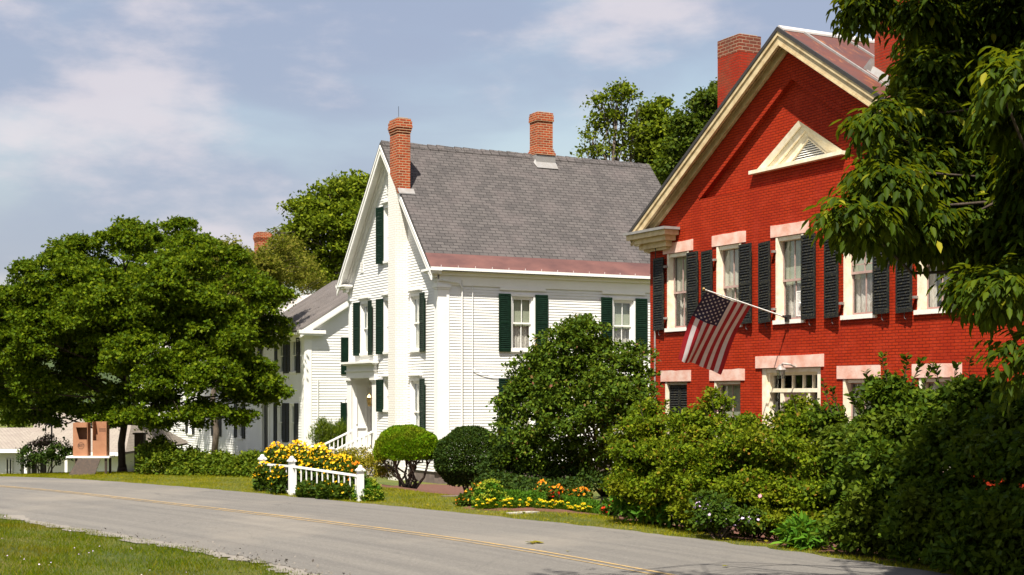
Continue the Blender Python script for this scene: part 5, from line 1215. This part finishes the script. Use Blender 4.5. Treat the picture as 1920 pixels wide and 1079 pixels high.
# tree line behind everything: a wood on the rising ground, seen between houses and from the side
r = np.random.default_rng(40); lw = []
for i in range(75):
    x = -190+i*3.6; y = 74+8*r.random()+.0*x; s = 3.2+1.8*r.random(); lw.append((x, y, 1.5+s*.4+1.5*r.random(), s, s, s*.9)); lw.append((x+1, y+3, 1.+r.random(), s, s, s))
P, T, Nn, S_ = lumps_to_leaves(r, lw, 40000, .42, shell=.5, clump=1.0)
o = leaf_mesh('woods', 'leaf_far_dark', P, T, Nn, S_, 'quad'); tag(o, 'dark wood behind the village houses', 'woods', kind='stuff')

def gsh(name, label, cat, lumps, n, size, leaf, base=None, **kw):
    A = np.array(lumps); x, y = (base.x, base.y) if base else (A[:, 0].mean(), A[:, 1].mean())
    return shrub(name, label, cat, (x, y, g0(x, y)), lumps, n, size, leaf, **kw)
# lilac between the houses
lb = ground_hit(1140, 930)
ll = LPS([(1085,740,34.5,100,110),(1000,860,34,50,44),(1060,880,33.5,50,34),(1130,870,33.5,50,40),(1040,760,34.5,90,90),(1090,640,33.5,48,42),(1050,660,33.5,52,44),(1130,680,33.5,50,44),(1010,700,34,50,46),(1070,720,33,64,52),(1130,740,32.5,56,50),(990,760,34,54,46),(1050,785,33,66,54),(1110,800,32.5,58,50),(965,815,34,40,44),(1010,835,33.5,52,40),(1075,850,33,50,36),(1180,700,33,42,40),(1195,760,32.5,38,44),(1170,800,32.5,44,40),(1100,612,34,24,18),(1065,625,34,24,18),(1195,660,33.5,24,22),(980,870,34,40,26),(1165,850,32.5,34,30),(1205,720,33,24,30),(1215,780,32.3,22,40),(955,765,34,22,36)])
shrub('lilac_bush', 'tall rounded lilac bush before the white house corner', 'bush', (lb.x, lb.y, g0(lb.x, lb.y)), ll, 46000, .085, 'leaf_lilac', 'oval', 51, stems=14, stem_r=.04, shell=.55, clump=.15, sub=.27, zmin=.05)
gsh('dark_shrub', 'added dark low shrub standing in for the deep shade between the ball bush and the lilac', 'shrub', LPS([(940,880,34.5,40,34),(970,850,36.5,40,40),(930,905,33.5,36,20),(1000,890,34,40,26),(1060,895,33.5,40,24),(1000,912,32.5,40,14),(1060,914,32.3,40,14),(1110,905,32.6,34,22),(960,912,32.8,40,14)]), 14000, .07, 'leaf_box', seed=58, stems=6, clump=.16)  # added where there is only deep shade; its dark leaves stand in for it
# round clipped box
bb = at(880, 912, 35.8); r = np.random.default_rng(52)
th = thing('box_bush', 'dark green clipped ball bush between the bright topiary and the lilac', 'bush', (bb.x, bb.y, g0(bb.x, bb.y)))
def ballfol(r, c, rad, n, size, zc=-.85, thick=.12):
    u = unit(r, int(n*1.6)); u = u[u[:, 2] > zc][:n]; m = len(u)
    f = 1-thick*r.random(m)**1.5+.03*np.sin(u[:, 0]*9+1)*np.sin(u[:, 1]*8)+.02*np.sin(u[:, 2]*15)
    P = np.array(c)+u*np.array(rad)*f[:, None]; Nn = u*.9+r.normal(size=(m, 3))*.5+np.array([0, 0, .3]); T = u*.7+r.normal(size=(m, 3))*.6+np.array([0, 0, .35])
    return P, T, Nn, size*(.7+.6*r.random(m))
c = at(882, 860, 35.8); k = 35.8/2740
P, T, Nn, S_ = ballfol(r, c, (66*k, 66*k, 58*k), 30000, .05)
mb = MB()
for i in range(7): a = i*.9; limb(mb, (bb.x, bb.y, g0(bb.x, bb.y)-.1), (c.x+.4*math.cos(a), c.y+.4*math.sin(a), c.z+.2), .03, .012, r)
mb.build('stems', 'bark', th, smooth=True); leaf_mesh('foliage', 'leaf_box', P, T, Nn, S_, 'oval', th)
# flat-bottomed topiary on several bare stems
tb_ = at(766, 906, 36.8); r = np.random.default_rng(53)
th = thing('topiary_shrub', 'bright green dome-clipped shrub on bare twisting stems', 'shrub', (tb_.x, tb_.y, g0(tb_.x, tb_.y)))
c = at(763, 847, 36.8); k = 36.8/2740; R_ = 61*k
u = unit(r, 60000); u = u[u[:, 2] > -.25][:23000]; m = len(u)
f = 1-.09*r.random(m)**2+.05*np.sin(u[:, 0]*7+.5)*np.sin(u[:, 1]*6+1)+.02*np.sin(u[:, 2]*17+u[:, 0]*9)
zz = np.where(u[:, 2] > 0, u[:, 2]*47*k, u[:, 2]*60*k)
P = np.stack([c.x+u[:, 0]*R_*f, c.y+u[:, 1]*R_*f, c.z+zz*f], 1)
T = u*.5+np.array([0, 0, .75])+r.normal(size=(m, 3))*.32; Nn = u+r.normal(size=(m, 3))*.5
mb = MB()
for i in range(11):
    a = i*2*math.pi/11+.2; l_ = R_*(.35+.5*r.random())
    e = Vector((c.x+l_*math.cos(a), c.y+l_*math.sin(a), c.z-.02)); pts = limb(mb, (tb_.x+.05*math.cos(a), tb_.y+.05*math.sin(a), g0(tb_.x, tb_.y)-.08), e, .042, .018, r, 5, .2, 7)
    for j in range(4):
        q = pts[3]; d = Vector(unit(r, 1)[0]); limb(mb, q, Vector((q.x+d.x*.3, q.y+d.y*.3, c.z+.05)), .014, .006, r, 3, .1, 5)
mb.build('stems', 'bark_grey', th, smooth=True); leaf_mesh('foliage', 'leaf_topiary', P, T, Nn, S_ := .055*(.7+.6*r.random(m)), 'quad', th)
a = r.random(3600)*2*math.pi; q = np.sqrt(r.random(3600))*R_*.93; P = np.stack([c.x+q*np.cos(a), c.y+q*np.sin(a), c.z-.10+.07*r.normal(size=3600)+.05*(1-q/R_)], 1)
leaf_mesh('underside_twigs', 'leaf_dead', P, unit(r, 3600), unit(r, 3600), .06*np.ones(3600), 'needle', th)

gsh('golden_shrub', 'low mounded yellow-green shrub left of the topiary', 'shrub', LPS([(670,868,38,40,28),(650,875,38.5,34,26),(700,882,37.5,36,28),(640,860,39,22,16),(725,890,37,22,18)]), 9000, .045, 'leaf_gold', seed=54, stems=5, clump=.10, shell=.35, up=.5)
for i, (px, py, s) in enumerate(((608,812,24),(640,815,20))):
    gsh('dwarf_pine', ['spiky light green dwarf pine before the farmhouse end wall', 'small dwarf pine close to the white railing'][i], 'shrub', LPS([(px,py,53,s,s*.9),(px-8,py+16,53,s*.8),(px+12,py+18,53,s*.9),(px,py+36,53,s),(px-4,py-14,53,s*.4,s*.6)]), 7000, .11, 'leaf_hedge', tmpl='needle', seed=55+i, stems=5, clump=.16, shell=.7, up=1.0, jitter=.3, droop=-1.0)
# hedge bushes under the maple
for i, (a, b, top, t, lab) in enumerate(((262,340,832,41.5,'tall left bush of the low row under the maple, beside its trunk'),(320,400,848,41,'second bush of the low row under the maple'),(385,450,852,40.5,'third bush of the low row under the maple'),(440,505,853,40,'right end bush of the low row under the maple, next to the fence'))):
    cx = (a+b)/2; L_ = [(cx+dx*(b-a)*.5, top+dy, t+dt, (b-a)*rr_, 22) for dx, dy, dt, rr_ in ((-.5,22,0,.30),(.5,24,0,.30),(0,18,.3,.34),(-.6,44,-.3,.26),(.6,44,-.3,.28),(0,42,-.5,.34),(-.1,5 if i == 0 else 14,.4,.2))]
    gsh('hedge_bush', lab, 'bush', LPS(L_), 5200, .085, 'leaf_hedge', seed=60+i, group='bushes in the low row under the maple', stems=6, clump=.17, shell=.6, blossoms=('petal_yellow', 5, .10, 'daisy') if i == 0 else None)
gsh('brow_bush', 'dark low bush around the foot of the garden hook', 'bush', LPS([(60,855,43.5,22,22),(85,862,43.3,26,20),(110,852,43.2,24,22),(128,848,43.3,14,12),(50,872,43.6,16,12)]), 3200, .07, 'leaf_box', seed=66, stems=5, clump=.14)

# rudbeckia clumps with open yellow flowers
def rudbeckia(lab, px, py, t, wpx, hpx, nb, seed, mat='petal_yellow', leaf='leaf_shrub', size=.075, nl=1500, cat='flowers', name='rudbeckia', group='rudbeckia clumps by the fence'):
    r = np.random.default_rng(seed); p = at(px, py, t); k = t/2740; g = g0(p.x, p.y); th = thing(name, lab, cat, (p.x, p.y, g), group)
    R0, Hh = wpx*k, max(.15, p.z+hpx*k-g)
    m = nl; a = r.random(m)*2*math.pi; q = np.sqrt(r.random(m))*R0; z = g+Hh*(.05+.86*r.random(m)**.8)*(1-.3*(q/R0)**2)
    P = np.stack([p.x+q*np.cos(a), p.y+q*np.sin(a), z], 1)
    leaf_mesh('foliage', leaf, P, r.normal(size=(m, 3))+np.array([0, 0, .4]), r.normal(size=(m, 3))*.6+np.array([0, -.2, .8]), .085*(.6+.7*r.random(m)), 'oval', th)
    mb = MB()
    for _ in range(10):
        a_ = r.random()*6.28; q_ = R0*.7*r.random(); mb.tube([(p.x+q_*.5*math.cos(a_), p.y+q_*.5*math.sin(a_), g-.05), (p.x+q_*math.cos(a_), p.y+q_*math.sin(a_), g+Hh*.85)], .006, 4)
    mb.build('stems', 'bark', th)
    a = r.random(nb)*2*math.pi; q = np.sqrt(r.random(nb))*R0*1.05; z = g+Hh*(1.0-.42*(q/R0)**2-.10*r.random(nb)-.25*(r.random(nb) < .25))
    P = np.stack([p.x+q*np.cos(a), p.y+q*np.sin(a), z], 1); Nn = np.array([.35, -.45, .75])+r.normal(size=(nb, 3))*.35
    T = np.cross(Nn, unit(r, nb)); S1 = size*(.75+.5*r.random(nb))
    leaf_mesh('blossoms', mat, P, T, Nn, S1*1.0, 'daisy', th)
    Nu = Nn/np.linalg.norm(Nn, axis=1, keepdims=True); leaf_mesh('flower_centres', 'leaf_dead', P+Nu*.008, T, Nn, S1*.24, 'daisy', th)
    for c_ in th.children:
        if nb > 60 and c_.name[:4] in ('blos', 'flow'): c_['kind'] = 'stuff'
    return th
rud = [('tall rudbeckia clump at the left end above the corner fence post',520,862,34.5,34,34,120),('rudbeckia clump before the farmhouse corner',560,855,34.8,36,32,150),('rudbeckia clump in the middle of the bed behind the rails',600,860,34.2,36,30,150),
       ('rudbeckia clump right of the middle, leaning on the golden shrub',640,875,33.5,32,26,120),('low rudbeckia at the outside of the left fence post',495,890,33.6,20,26,46),('rudbeckia between the left and middle fence posts',525,890,32.6,22,22,50),
       ('leafy rudbeckia just right of the middle fence post',578,912,31.3,20,10,12),('rudbeckia under the rail with a few golden heads',612,914,30.8,18,12,16),('sparse rudbeckia behind the lower rail near the sedum',645,916,30.7,16,10,12),('orange-tinged rudbeckia at the right end behind the rails',665,885,33,22,20,60)]
for i, (lab, px, py, t, w_, h_, nb) in enumerate(rud): rudbeckia(lab, px, py, t, w_, h_, int(nb*(2.0 if h_ > 25 else 1.2)), 70+i, 'petal_orange' if i == 9 else 'petal_yellow', size=.075, nl=1900 if i < 4 else 1300)
# sedums
def sedum(lab, px, py, t, r_, seed, nh=55):
    r = np.random.default_rng(seed); c = at(px, py, t); k = t/2740; g = g0(c.x, c.y); th = thing('sedum', lab, 'flowers', (c.x, c.y, g)); R0 = r_*k; Hh = max(.2, c.z+r_*k*.8-g)
    m = 2600; u = unit(r, m); u[:, 2] = np.abs(u[:, 2]); P = np.array([c.x, c.y, g])+u*np.array([R0, R0, Hh*.93])*(1-.45*r.random((m, 1))**1.5)
    leaf_mesh('foliage', 'leaf_bed', P, u*.6+r.normal(size=(m, 3))*.5+[0, 0, .4], u*.5+[0, 0, .8]+r.normal(size=(m, 3))*.4, .06*(.7+.6*r.random(m)), 'oval', th)
    u = unit(r, nh*2); u[:, 2] = np.abs(u[:, 2])*.9+.12; u = u[:nh]; C = np.array([c.x, c.y, g])+u*np.array([R0, R0, Hh])
    i2 = np.repeat(np.arange(nh), 26); off = r.normal(size=(len(i2), 3))*[.028, .028, .009]
    leaf_mesh('flower_heads', 'sedum_head', C[i2]+off, r.normal(size=(len(i2), 3)), r.normal(size=(len(i2), 3))*.4+[0, 0, 1], .028*np.ones(len(i2)), 'quad', th)
sedum('domed lime green sedum at the right end of the white fence', 690, 920, 30.6, 28, 91); sedum('lower sedum just inside the right fence post', 652, 924, 30.9, 18, 92, 25)
sedum('domed lime green sedum at the left end of the flower bed', 918, 925, 28.6, 31, 93)
# flower bed: marigolds, green edging, orange rudbeckias, red flowers
mrow = [at(px, 950-.6*abs(math.sin(i*2.1)), 28.3+.0*i) for i, px in enumerate(range(900, 1112, 9))]
ORD = 'first second third fourth fifth sixth seventh eighth ninth tenth eleventh twelfth thirteenth fourteenth fifteenth sixteenth seventeenth eighteenth nineteenth twentieth twenty-first twenty-second twenty-third twenty-fourth twenty-fifth'.split()
mlab = ['single-file lemon yellow marigold plant in the front row of the flower bed']
for i, p in enumerate(mrow):
    r = np.random.default_rng(200+i); g = g0(p.x, p.y); c = Vector((p.x+r.normal()*.03, p.y+r.normal()*.03, g))
    th = thing('marigold', ORD[i]+' lemon yellow marigold plant from the left end of the front row of the bed', 'marigold', c, 'marigolds in the front row of the flower bed')
    m = 150; u = unit(r, m); u[:, 2] = np.abs(u[:, 2]); leaf_mesh('foliage', 'leaf_bed', np.array(c)+u*[.09, .09, .15]*r.random((m, 1))**.5, u+[0, 0, .3], u+[0, 0, .6], .045*np.ones(m), 'oval', th)
    for j in range(r.integers(3, 6)):
        a = r.random()*6.28; q = c+Vector((.085*math.cos(a), .085*math.sin(a), .06+.14*r.random())); n = 26; u = unit(r, n); u[:, 2] = np.abs(u[:, 2])*.8
        leaf_mesh('pompon', 'petal_lemon', np.array(q)+u*.012, u+[0, 0, .05], np.cross(u, unit(r, n))*.4+u*.2+[0, 0, .8], .030*np.ones(n), 'oval', th)
def strip(name, lab, cat, pts, n, hgt, wid, leaf, size, seed, tmpl='oval', kind=None):
    r = np.random.default_rng(seed); P = catmull([(p.x, p.y) for p in pts], 10); i = r.integers(0, len(P), n); Q = P[i]+r.normal(size=(n, 2))*wid; g = gz(Q[:, 0], Q[:, 1]); w = (1-((Q-P[i])**2).sum(1)/(wid*2.2)**2).clip(.1, 1)
    z = g+hgt*w*(.25+.75*r.random(n)**.6)
    o = leaf_mesh(name, leaf, np.column_stack([Q, z]), r.normal(size=(n, 3))*.6+[0, 0, 1], r.normal(size=(n, 3)), size*(.7+.6*r.random(n)), tmpl); o['kind'] = 'stuff' if kind is None else kind; return tag(o, lab, cat)
strip('bed_foliage', 'low feathery green edging plants behind the yellow marigolds', 'plants', [at(945, 937, 29.1), at(1000, 938, 29.3), at(1060, 937, 29.4), at(1115, 938, 29.2)], 16000, .30, .10, 'leaf_bed', .06, 95, 'lance')
for i, (px, py, w_, nb) in enumerate(((1018,918,22,34),(1045,925,18,24),(1090,926,20,30),(1070,930,12,12))):
    rudbeckia(['orange rudbeckia clump standing highest behind the green edging', 'smaller orange rudbeckia beside the tallest one', 'orange rudbeckia clump next to the lilac stems', 'few orange blooms between the two bed clumps'][i], px, py, 30.2, w_, 18, int(nb*1.6), 110+i, 'petal_orange', 'leaf_shrub', .075, 600, group='orange rudbeckias in the flower bed')
for i, (px, py) in enumerate(((895,912),(880,928),(868,940))): rudbeckia(['orange blooms behind the left sedum', 'orange blooms left of the domed sedum in the bed', 'outermost low orange blooms at the left end of the bed'][i], px, py, 29.4-.2*i, 13, 10, 14, 120+i, 'petal_orange', 'leaf_shrub', .08, 350, group='orange rudbeckias in the flower bed')
for i, (px, py, n_) in enumerate(((1032,922,9),(1047,926,9),(1140,950,22),(1150,943,12))): rudbeckia(['red bloom cluster in the green edging of the bed', 'second red bloom cluster just right of the first', 'orange-red blooms at the foot of the lilac', 'scarlet blooms against the rose thicket'][i], px, py, 28.9 if i < 2 else 27.2, 7 if i < 2 else 13, 5, n_, 130+i, 'petal_red', 'leaf_shrub', .075, 120, group='red flowers near the bed', name='red_flowers')

# rose thicket along the red house
def thicket(lab, L_, n, seed, leaf='leaf_rose', size=.06, name='rose_bush', bl=None, tm='oval', **kw):
    L_ = LPS(L_)
    if name != 'daylily' and name != 'phlox': L_ = L_+[(l[0], l[1]+.35, .12, l[3]*.75, l[4]*.75, .42) for l in L_ if .2 < l[2] < 1.7]+[(l[0], l[1], .55, l[3]*.9, l[4]*.9, .5) for l in L_ if .9 < l[2] < 1.8]
    gsh(name, lab, 'bush', L_, n, size, leaf, seed=seed, tmpl=tm, stems=12, stem_r=.016, blossoms=bl, **kw)
kw = dict(shell=.6, clump=.12, up=.6, sub=.22)
thicket('leftmost rose bush touching the lilac, pink buds on its side', [(1205,880,25.8,60,90),(1190,820,25.5,34,40),(1225,800,25.8,36,36),(1175,870,25.2,30,40),(1215,870,25,40,44),(1185,925,24.8,34,32),(1230,930,24.5,38,34),(1250,850,25,36,44),(1165,915,25,20,24),(1205,775,26,18,16)], 38000, 141, bl=('petal_pink', 9, .075, 'daisy'), **kw)
thicket('rose bush under the closed louvred window', [(1300,880,24.8,66,90),(1280,800,24.8,40,34),(1320,810,24.5,40,34),(1290,860,24,42,44),(1335,870,23.6,40,44),(1300,930,23.4,40,40),(1340,940,23.2,34,30),(1262,915,24,34,44),(1285,965,23.6,44,24),(1330,950,23.6,50,36),(1310,900,25.5,60,70),(1330,775,24.8,16,14)], 38000, 142, bl=('petal_pink', 5, .07, 'daisy'), **kw)
thicket('rose bush with a tall thin shoot before the pale blind', [(1400,880,24,66,90),(1390,815,24,42,34),(1370,860,23.5,40,46),(1430,850,23.2,42,48),(1400,920,22.8,44,40),(1440,930,22.6,40,36),(1430,975,22.4,46,24),(1390,960,23,46,30),(1420,900,24.3,70,80),(1340,768,24.6,12,26),(1342,745,24.6,9,14),(1350,800,24.3,18,20)], 38000, 143, bl=('petal_pink', 4, .07, 'daisy'), **kw)
thicket('rose bush in front of the mauve door', [(1505,870,23.2,66,90),(1470,800,23.4,38,30),(1500,790,23.4,38,28),(1530,815,23,40,38),(1480,860,22.6,44,46),(1530,880,22.3,42,46),(1500,940,22,44,40),(1550,945,21.8,38,36),(1480,985,22,46,24),(1540,990,21.6,46,26),(1520,920,23.3,70,90),(1505,768,23.6,16,12)], 38000, 144, bl=('petal_orange', 7, .07, 'daisy'), **kw)
thicket('taller shrub with long shoots between the door and the next window', [(1590,900,22.2,56,100),(1555,790,22.6,12,26),(1565,830,22.5,28,30),(1590,850,22,38,50),(1580,920,21.5,42,50),(1620,900,21.3,40,50),(1585,985,21,34,30)], 28000, 145, 'leaf_mid', .075, 'garden_shrub', **kw)
thicket('low dark plants with long leaves at the foot of the rose bushes', [(1205,950,25.2,30,14),(1240,955,24.9,34,16),(1280,962,24.6,30,14),(1175,945,25.4,20,12)], 2600, 146, 'leaf_bed', .16, 'daylily', tm='lance', shell=.6, clump=.2)
thicket('phlox clump with pale lilac flowers at the edge of the verge', [(1345,962,22.45,32,30),(1330,980,22.5,24,20),(1378,980,22.3,28,22),(1322,948,22.6,20,26),(1405,974,22.1,24,20)], 3600, 147, 'leaf_shrub', .065, 'phlox', ('petal_lilac', 110, .055, 'daisy'), shell=.6, clump=.12)
thicket('spiky green clump beside the bare mulch', [(1500,1005,21.2,24,20),(1520,1015,21,20,14)], 900, 148, 'leaf_bed', .17, 'daylily', tm='lance', shell=.6, clump=.14)
kd = dict(shell=.6, clump=.16, up=.6, sub=.26)
thicket('dark shrub with arching top shoots before the lower right window', [(1665,745,21,24,32),(1690,755,20.8,32,30),(1730,765,20.6,24,26),(1665,790,21,34,34),(1640,830,20.8,40,44),(1700,815,20.6,50,46),(1650,880,20.2,52,60),(1640,960,19.8,50,50),(1700,900,19.8,52,60),(1600,1000,20.2,40,30)], 44000, 151, 'leaf_mid', .085, 'dark_shrub', **kd)
thicket('dark spreading shrub in the shade under the ash tree', [(1820,750,19.8,32,34),(1780,768,20,26,26),(1862,750,19.5,32,34),(1760,800,20,44,40),(1810,812,19.6,50,46),(1770,860,19.2,56,60),(1830,880,18.8,56,60),(1740,960,18.8,56,54),(1800,980,18.4,58,54),(1700,1000,19,44,40)], 44000, 152, 'leaf_mid', .085, 'dark_shrub', **kd)
thicket('dark shrub cut by the right edge of the photo', [(1905,772,19,34,34),(1880,815,18.8,46,46),(1930,800,18.4,60,66),(1890,880,18,60,70),(1950,900,17.8,70,80),(1870,980,17.6,64,60),(1940,1000,17.2,70,70),(2010,880,17.2,90,110),(1800,1050,17.8,50,30),(1880,1070,17.2,60,34)], 44000, 153, 'leaf_mid', .09, 'dark_shrub', **kd)

# arching shoots that stand out of the shrubs against the brick
def shoots(parent, L_, leaf, size, seed):
    r = np.random.default_rng(seed); th = bpy.data.objects[parent]
    for (x0, y0, x1, y1, t) in L_:
        a, b = at(x0, y0, t), at(x1, y1, t-.1); n = 16; pts = []
        mb = MB()
        for k in range(7):
            f = k/6; p = a.lerp(b, f); p += RIGHT*(.12*math.sin(f*2.6)*(1 if x1 > x0 else -1)*.6); p.z += .10*math.sin(f*math.pi); pts.append(p)
        mb.tube(pts, [.009*(1-k/8) for k in range(7)], 5); s = mb.build('shoot', 'bark', th)
        P, T, Nn = [], [], []
        for k in range(n*2):
            if r.random() < .35: continue
            f = .12+.88*k/(n*2-1); j = min(5, int(f*6)); p = pts[j].lerp(pts[j+1], f*6-j); d = (pts[j+1]-pts[j]).normalized(); sd_ = RIGHT*(1 if k % 2 else -1)
            P.append(p); T.append(d*.7+sd_*.8+Vector(r.normal(size=3))*.25); Nn.append(Vector((.2, -.4, .8))+Vector(r.normal(size=3))*.4)
        leaf_mesh('leaves', leaf, np.array(P), np.array(T), np.array(Nn), size*(.7+.5*r.random(len(P))), 'oval', s)
shoots('garden_shrub', [(1565,790,1548,712,22.4),(1575,780,1566,728,22.5),(1600,800,1612,742,22.4),(1555,800,1530,756,22.6)], 'leaf_mid', .075, 171)
shoots('dark_shrub.001', [(1670,740,1662,665,20.8),(1690,730,1692,668,20.8),(1700,740,1722,676,20.6),(1650,760,1628,696,21),(1725,740,1745,682,20.6),(1620,790,1598,742,21)], 'leaf_mid', .09, 172)
shoots('dark_shrub.002', [(1775,760,1762,690,20),(1800,760,1800,684,20),(1830,770,1825,672,19.8),(1840,760,1852,690,19.8),(1860,770,1878,700,19.6)], 'leaf_mid', .09, 173)
shoots('dark_shrub.003', [(1890,780,1900,705,19),(1915,780,1938,700,18.8)], 'leaf_mid', .09, 174)
shoots('rose_bush.002', [(1345,790,1338,730,24.3),(1350,790,1356,745,24.3),(1335,800,1322,760,24.4)], 'leaf_rose', .065, 175)
shoots('rose_bush', [(1210,800,1205,742,25.6),(1235,790,1246,752,25.5),(1180,820,1160,780,25.6)], 'leaf_rose', .065, 176)
shoots('rose_bush.003', [(1500,790,1494,742,23.2),(1470,800,1452,764,23.3),(1535,800,1542,758,23)], 'leaf_rose', .065, 177)
# ash tree reaching in from the right, its trunk outside the frame
r = np.random.default_rng(161); base = Vector((-9.5, 15.2, g0(-9.5, 15.2)))
ash = thing('ash_tree', 'dark ash tree with long leaflets hanging over the red house from the right', 'tree', base)
AL_ = [(1700,10,13.5,36,26),(1590,2,13.8,30,14),(1760,60,14,60,60),(1800,50,14.5,90,80),(1890,40,14,90,90),(1735,130,13.2,50,44),(1660,220,12.6,36,30),(1625,218,12.6,20,12),(1700,230,12.8,60,46),(1770,200,13.4,80,60),(1850,240,13.6,90,80),
      (1940,180,13,100,100),(1660,300,12.4,40,34),(1615,320,12.2,28,18),(1720,320,12.6,70,56),(1800,340,12.8,80,70),(1890,360,12.6,90,80),(1570,390,12.0,34,20),(1620,395,12,44,24),(1690,410,12.2,52,32),(1790,415,12.4,44,34),(1870,440,12.2,50,40),(1930,460,12,60,50),
      (1840,530,11.6,44,20),(1890,520,11.6,40,26),(1915,640,11.0,26,22),(1925,690,11,20,34),(1870,110,14.5,60,50),(1960,330,12,90,120),(1760,130,15,80,70),(1840,160,15.5,90,80),(1900,280,15,100,90),(1740,280,15,80,70),(1960,60,15,120,120),(1700,350,14,60,50),(1800,400,14,70,60),(1880,200,11.5,34,26),(1900,130,11.3,30,24)]
AL = [(a[0]+(34 if a[0] < 1720 else 8),)+a[1:] for a in AL_]
lumps = [l[:3]+(l[3]*.70, l[4]*.70, l[5]*.85) for l in LPS(AL)]
# unseen crown past the frame, lumps added to shade the shrubs and inner leaves
TIPS = [at(1600, 396, 11.2), at(1640, 214, 11.6), at(1655, 310, 11.6), at(1900, 125, 10.6), at(1700, 330, 11.4), at(1885, 525, 11)]
lumps += LPS([(1590,392,11.3,22,9),(1625,398,11.3,22,12),(1640,212,11.7,18,8),(1660,206,11.8,16,10),(1650,318,11.6,20,12),(1895,120,10.7,24,26),(1870,150,10.7,14,18),(1690,330,11.5,26,14),(1880,522,11.1,22,8)]); NA = len(lumps)
rr2 = np.random.default_rng(5)
for it in range(1400):
    a = rr2.random()*6.28; e = rr2.random(); q = 6.8*math.sqrt(rr2.random()); x = -11.5+q*math.cos(a); y = 11.6+q*math.sin(a); z = 4.8+4.6*e
    if it > 800: x = -15.1+7.5*rr2.random()+.423*z; y = 13.2+4.3*rr2.random()-.385*z  # this pass is placed by where its shade lands on the shrubs
    cc = Vector((x, y, z))-Vector((0, 0, 2.2)); dep = cc.dot(FWD); lat = cc.dot(RIGHT)
    sx, sy = x-.423*z, y+.385*z; sc = Vector((sx, sy, -2.2)); sdp = max(1, sc.dot(FWD))
    if sx < -15.4 or (sy < 13.0 and 742+2.2*2740/sdp < 1092): continue
    if dep > 1 and 960+lat/dep*2740 < 2080 and z-.9 < 2.2+760*dep/2740: continue
    if dep > 1 and 960+lat/dep*2740 < 1560 and z-1.3 < 2.2+760*dep/2740: continue
    if dep < 9: continue
    if y > 17: continue
    if any(0.3 < (Vector((x, y, z))-tp_).dot(SUN) and ((Vector((x, y, z))-tp_)-SUN*(Vector((x, y, z))-tp_).dot(SUN)).length < 1.15 for tp_ in TIPS): continue  # lumps left out along the sun's path so the leaf tips stay lit
    lumps.append((x, y, z, .75, .75, .55))
mb = MB(); top = Vector((-9.8, 14.0, 8.6)); tpz = limb(mb, base-Vector((0, 0, .2)), top, .26, .12, r, 6, .05, 10)
# limbs
for i, l in enumerate(lumps):
    c = Vector(l[:3]); k = min(5, max(2, int((c.z-.6)/8.4*6))); a = tpz[k]
    if i % 2 == 0 or l[3] > .42: limb(mb, a, c, .05, .008, r, 7, .16, 6)
mb.build('trunk', 'bark', ash, smooth=True)
A = np.array(lumps); w = A[:, 3]**2; w[len(AL):NA] *= .55; w[:NA] *= .30/w[:NA].sum(); w[NA:] *= .67/w[NA:].sum(); ns = 66000; idx = r.choice(len(A), ns, p=w/w.sum()); u = unit(r, ns)
C = A[idx, :3]+u*A[idx, 3:]*(1-.65*r.random((ns, 1))**1.4)
D = u*.7+r.normal(size=(ns, 3))*.5; D[:, 2] = D[:, 2]*.55-.30; D /= np.linalg.norm(D, axis=1, keepdims=True)
side_ = np.cross(D, [0, 0, 1.]); side_ /= np.linalg.norm(side_, axis=1, keepdims=True)
Ps, Ts, Ns, Ss = [], [], [], []
Ln = .19+.09*r.random(ns)
for j, (f, sd_) in enumerate(((.25, 1), (.25, -1), (.5, 1), (.5, -1), (.75, 1), (.75, -1), (1.0, 0))):
    p = C+D*(Ln*f)[:, None]; p[:, 2] -= .05*f*f
    t = D*.55+side_*sd_*.75+r.normal(size=(ns, 3))*.16; t[:, 2] -= .55
    Ps.append(p); Ts.append(t); Ns.append(np.array([0, 0, 1.])+side_*sd_*.5+D*.4+r.normal(size=(ns, 3))*.22); Ss.append((.084+.036*r.random(ns))*(1 if sd_ else 1.15))
leaf_mesh('crown', 'leaf_ash', np.vstack(Ps), np.vstack(Ts), np.vstack(Ns), np.concatenate(Ss), 'ash', ash)
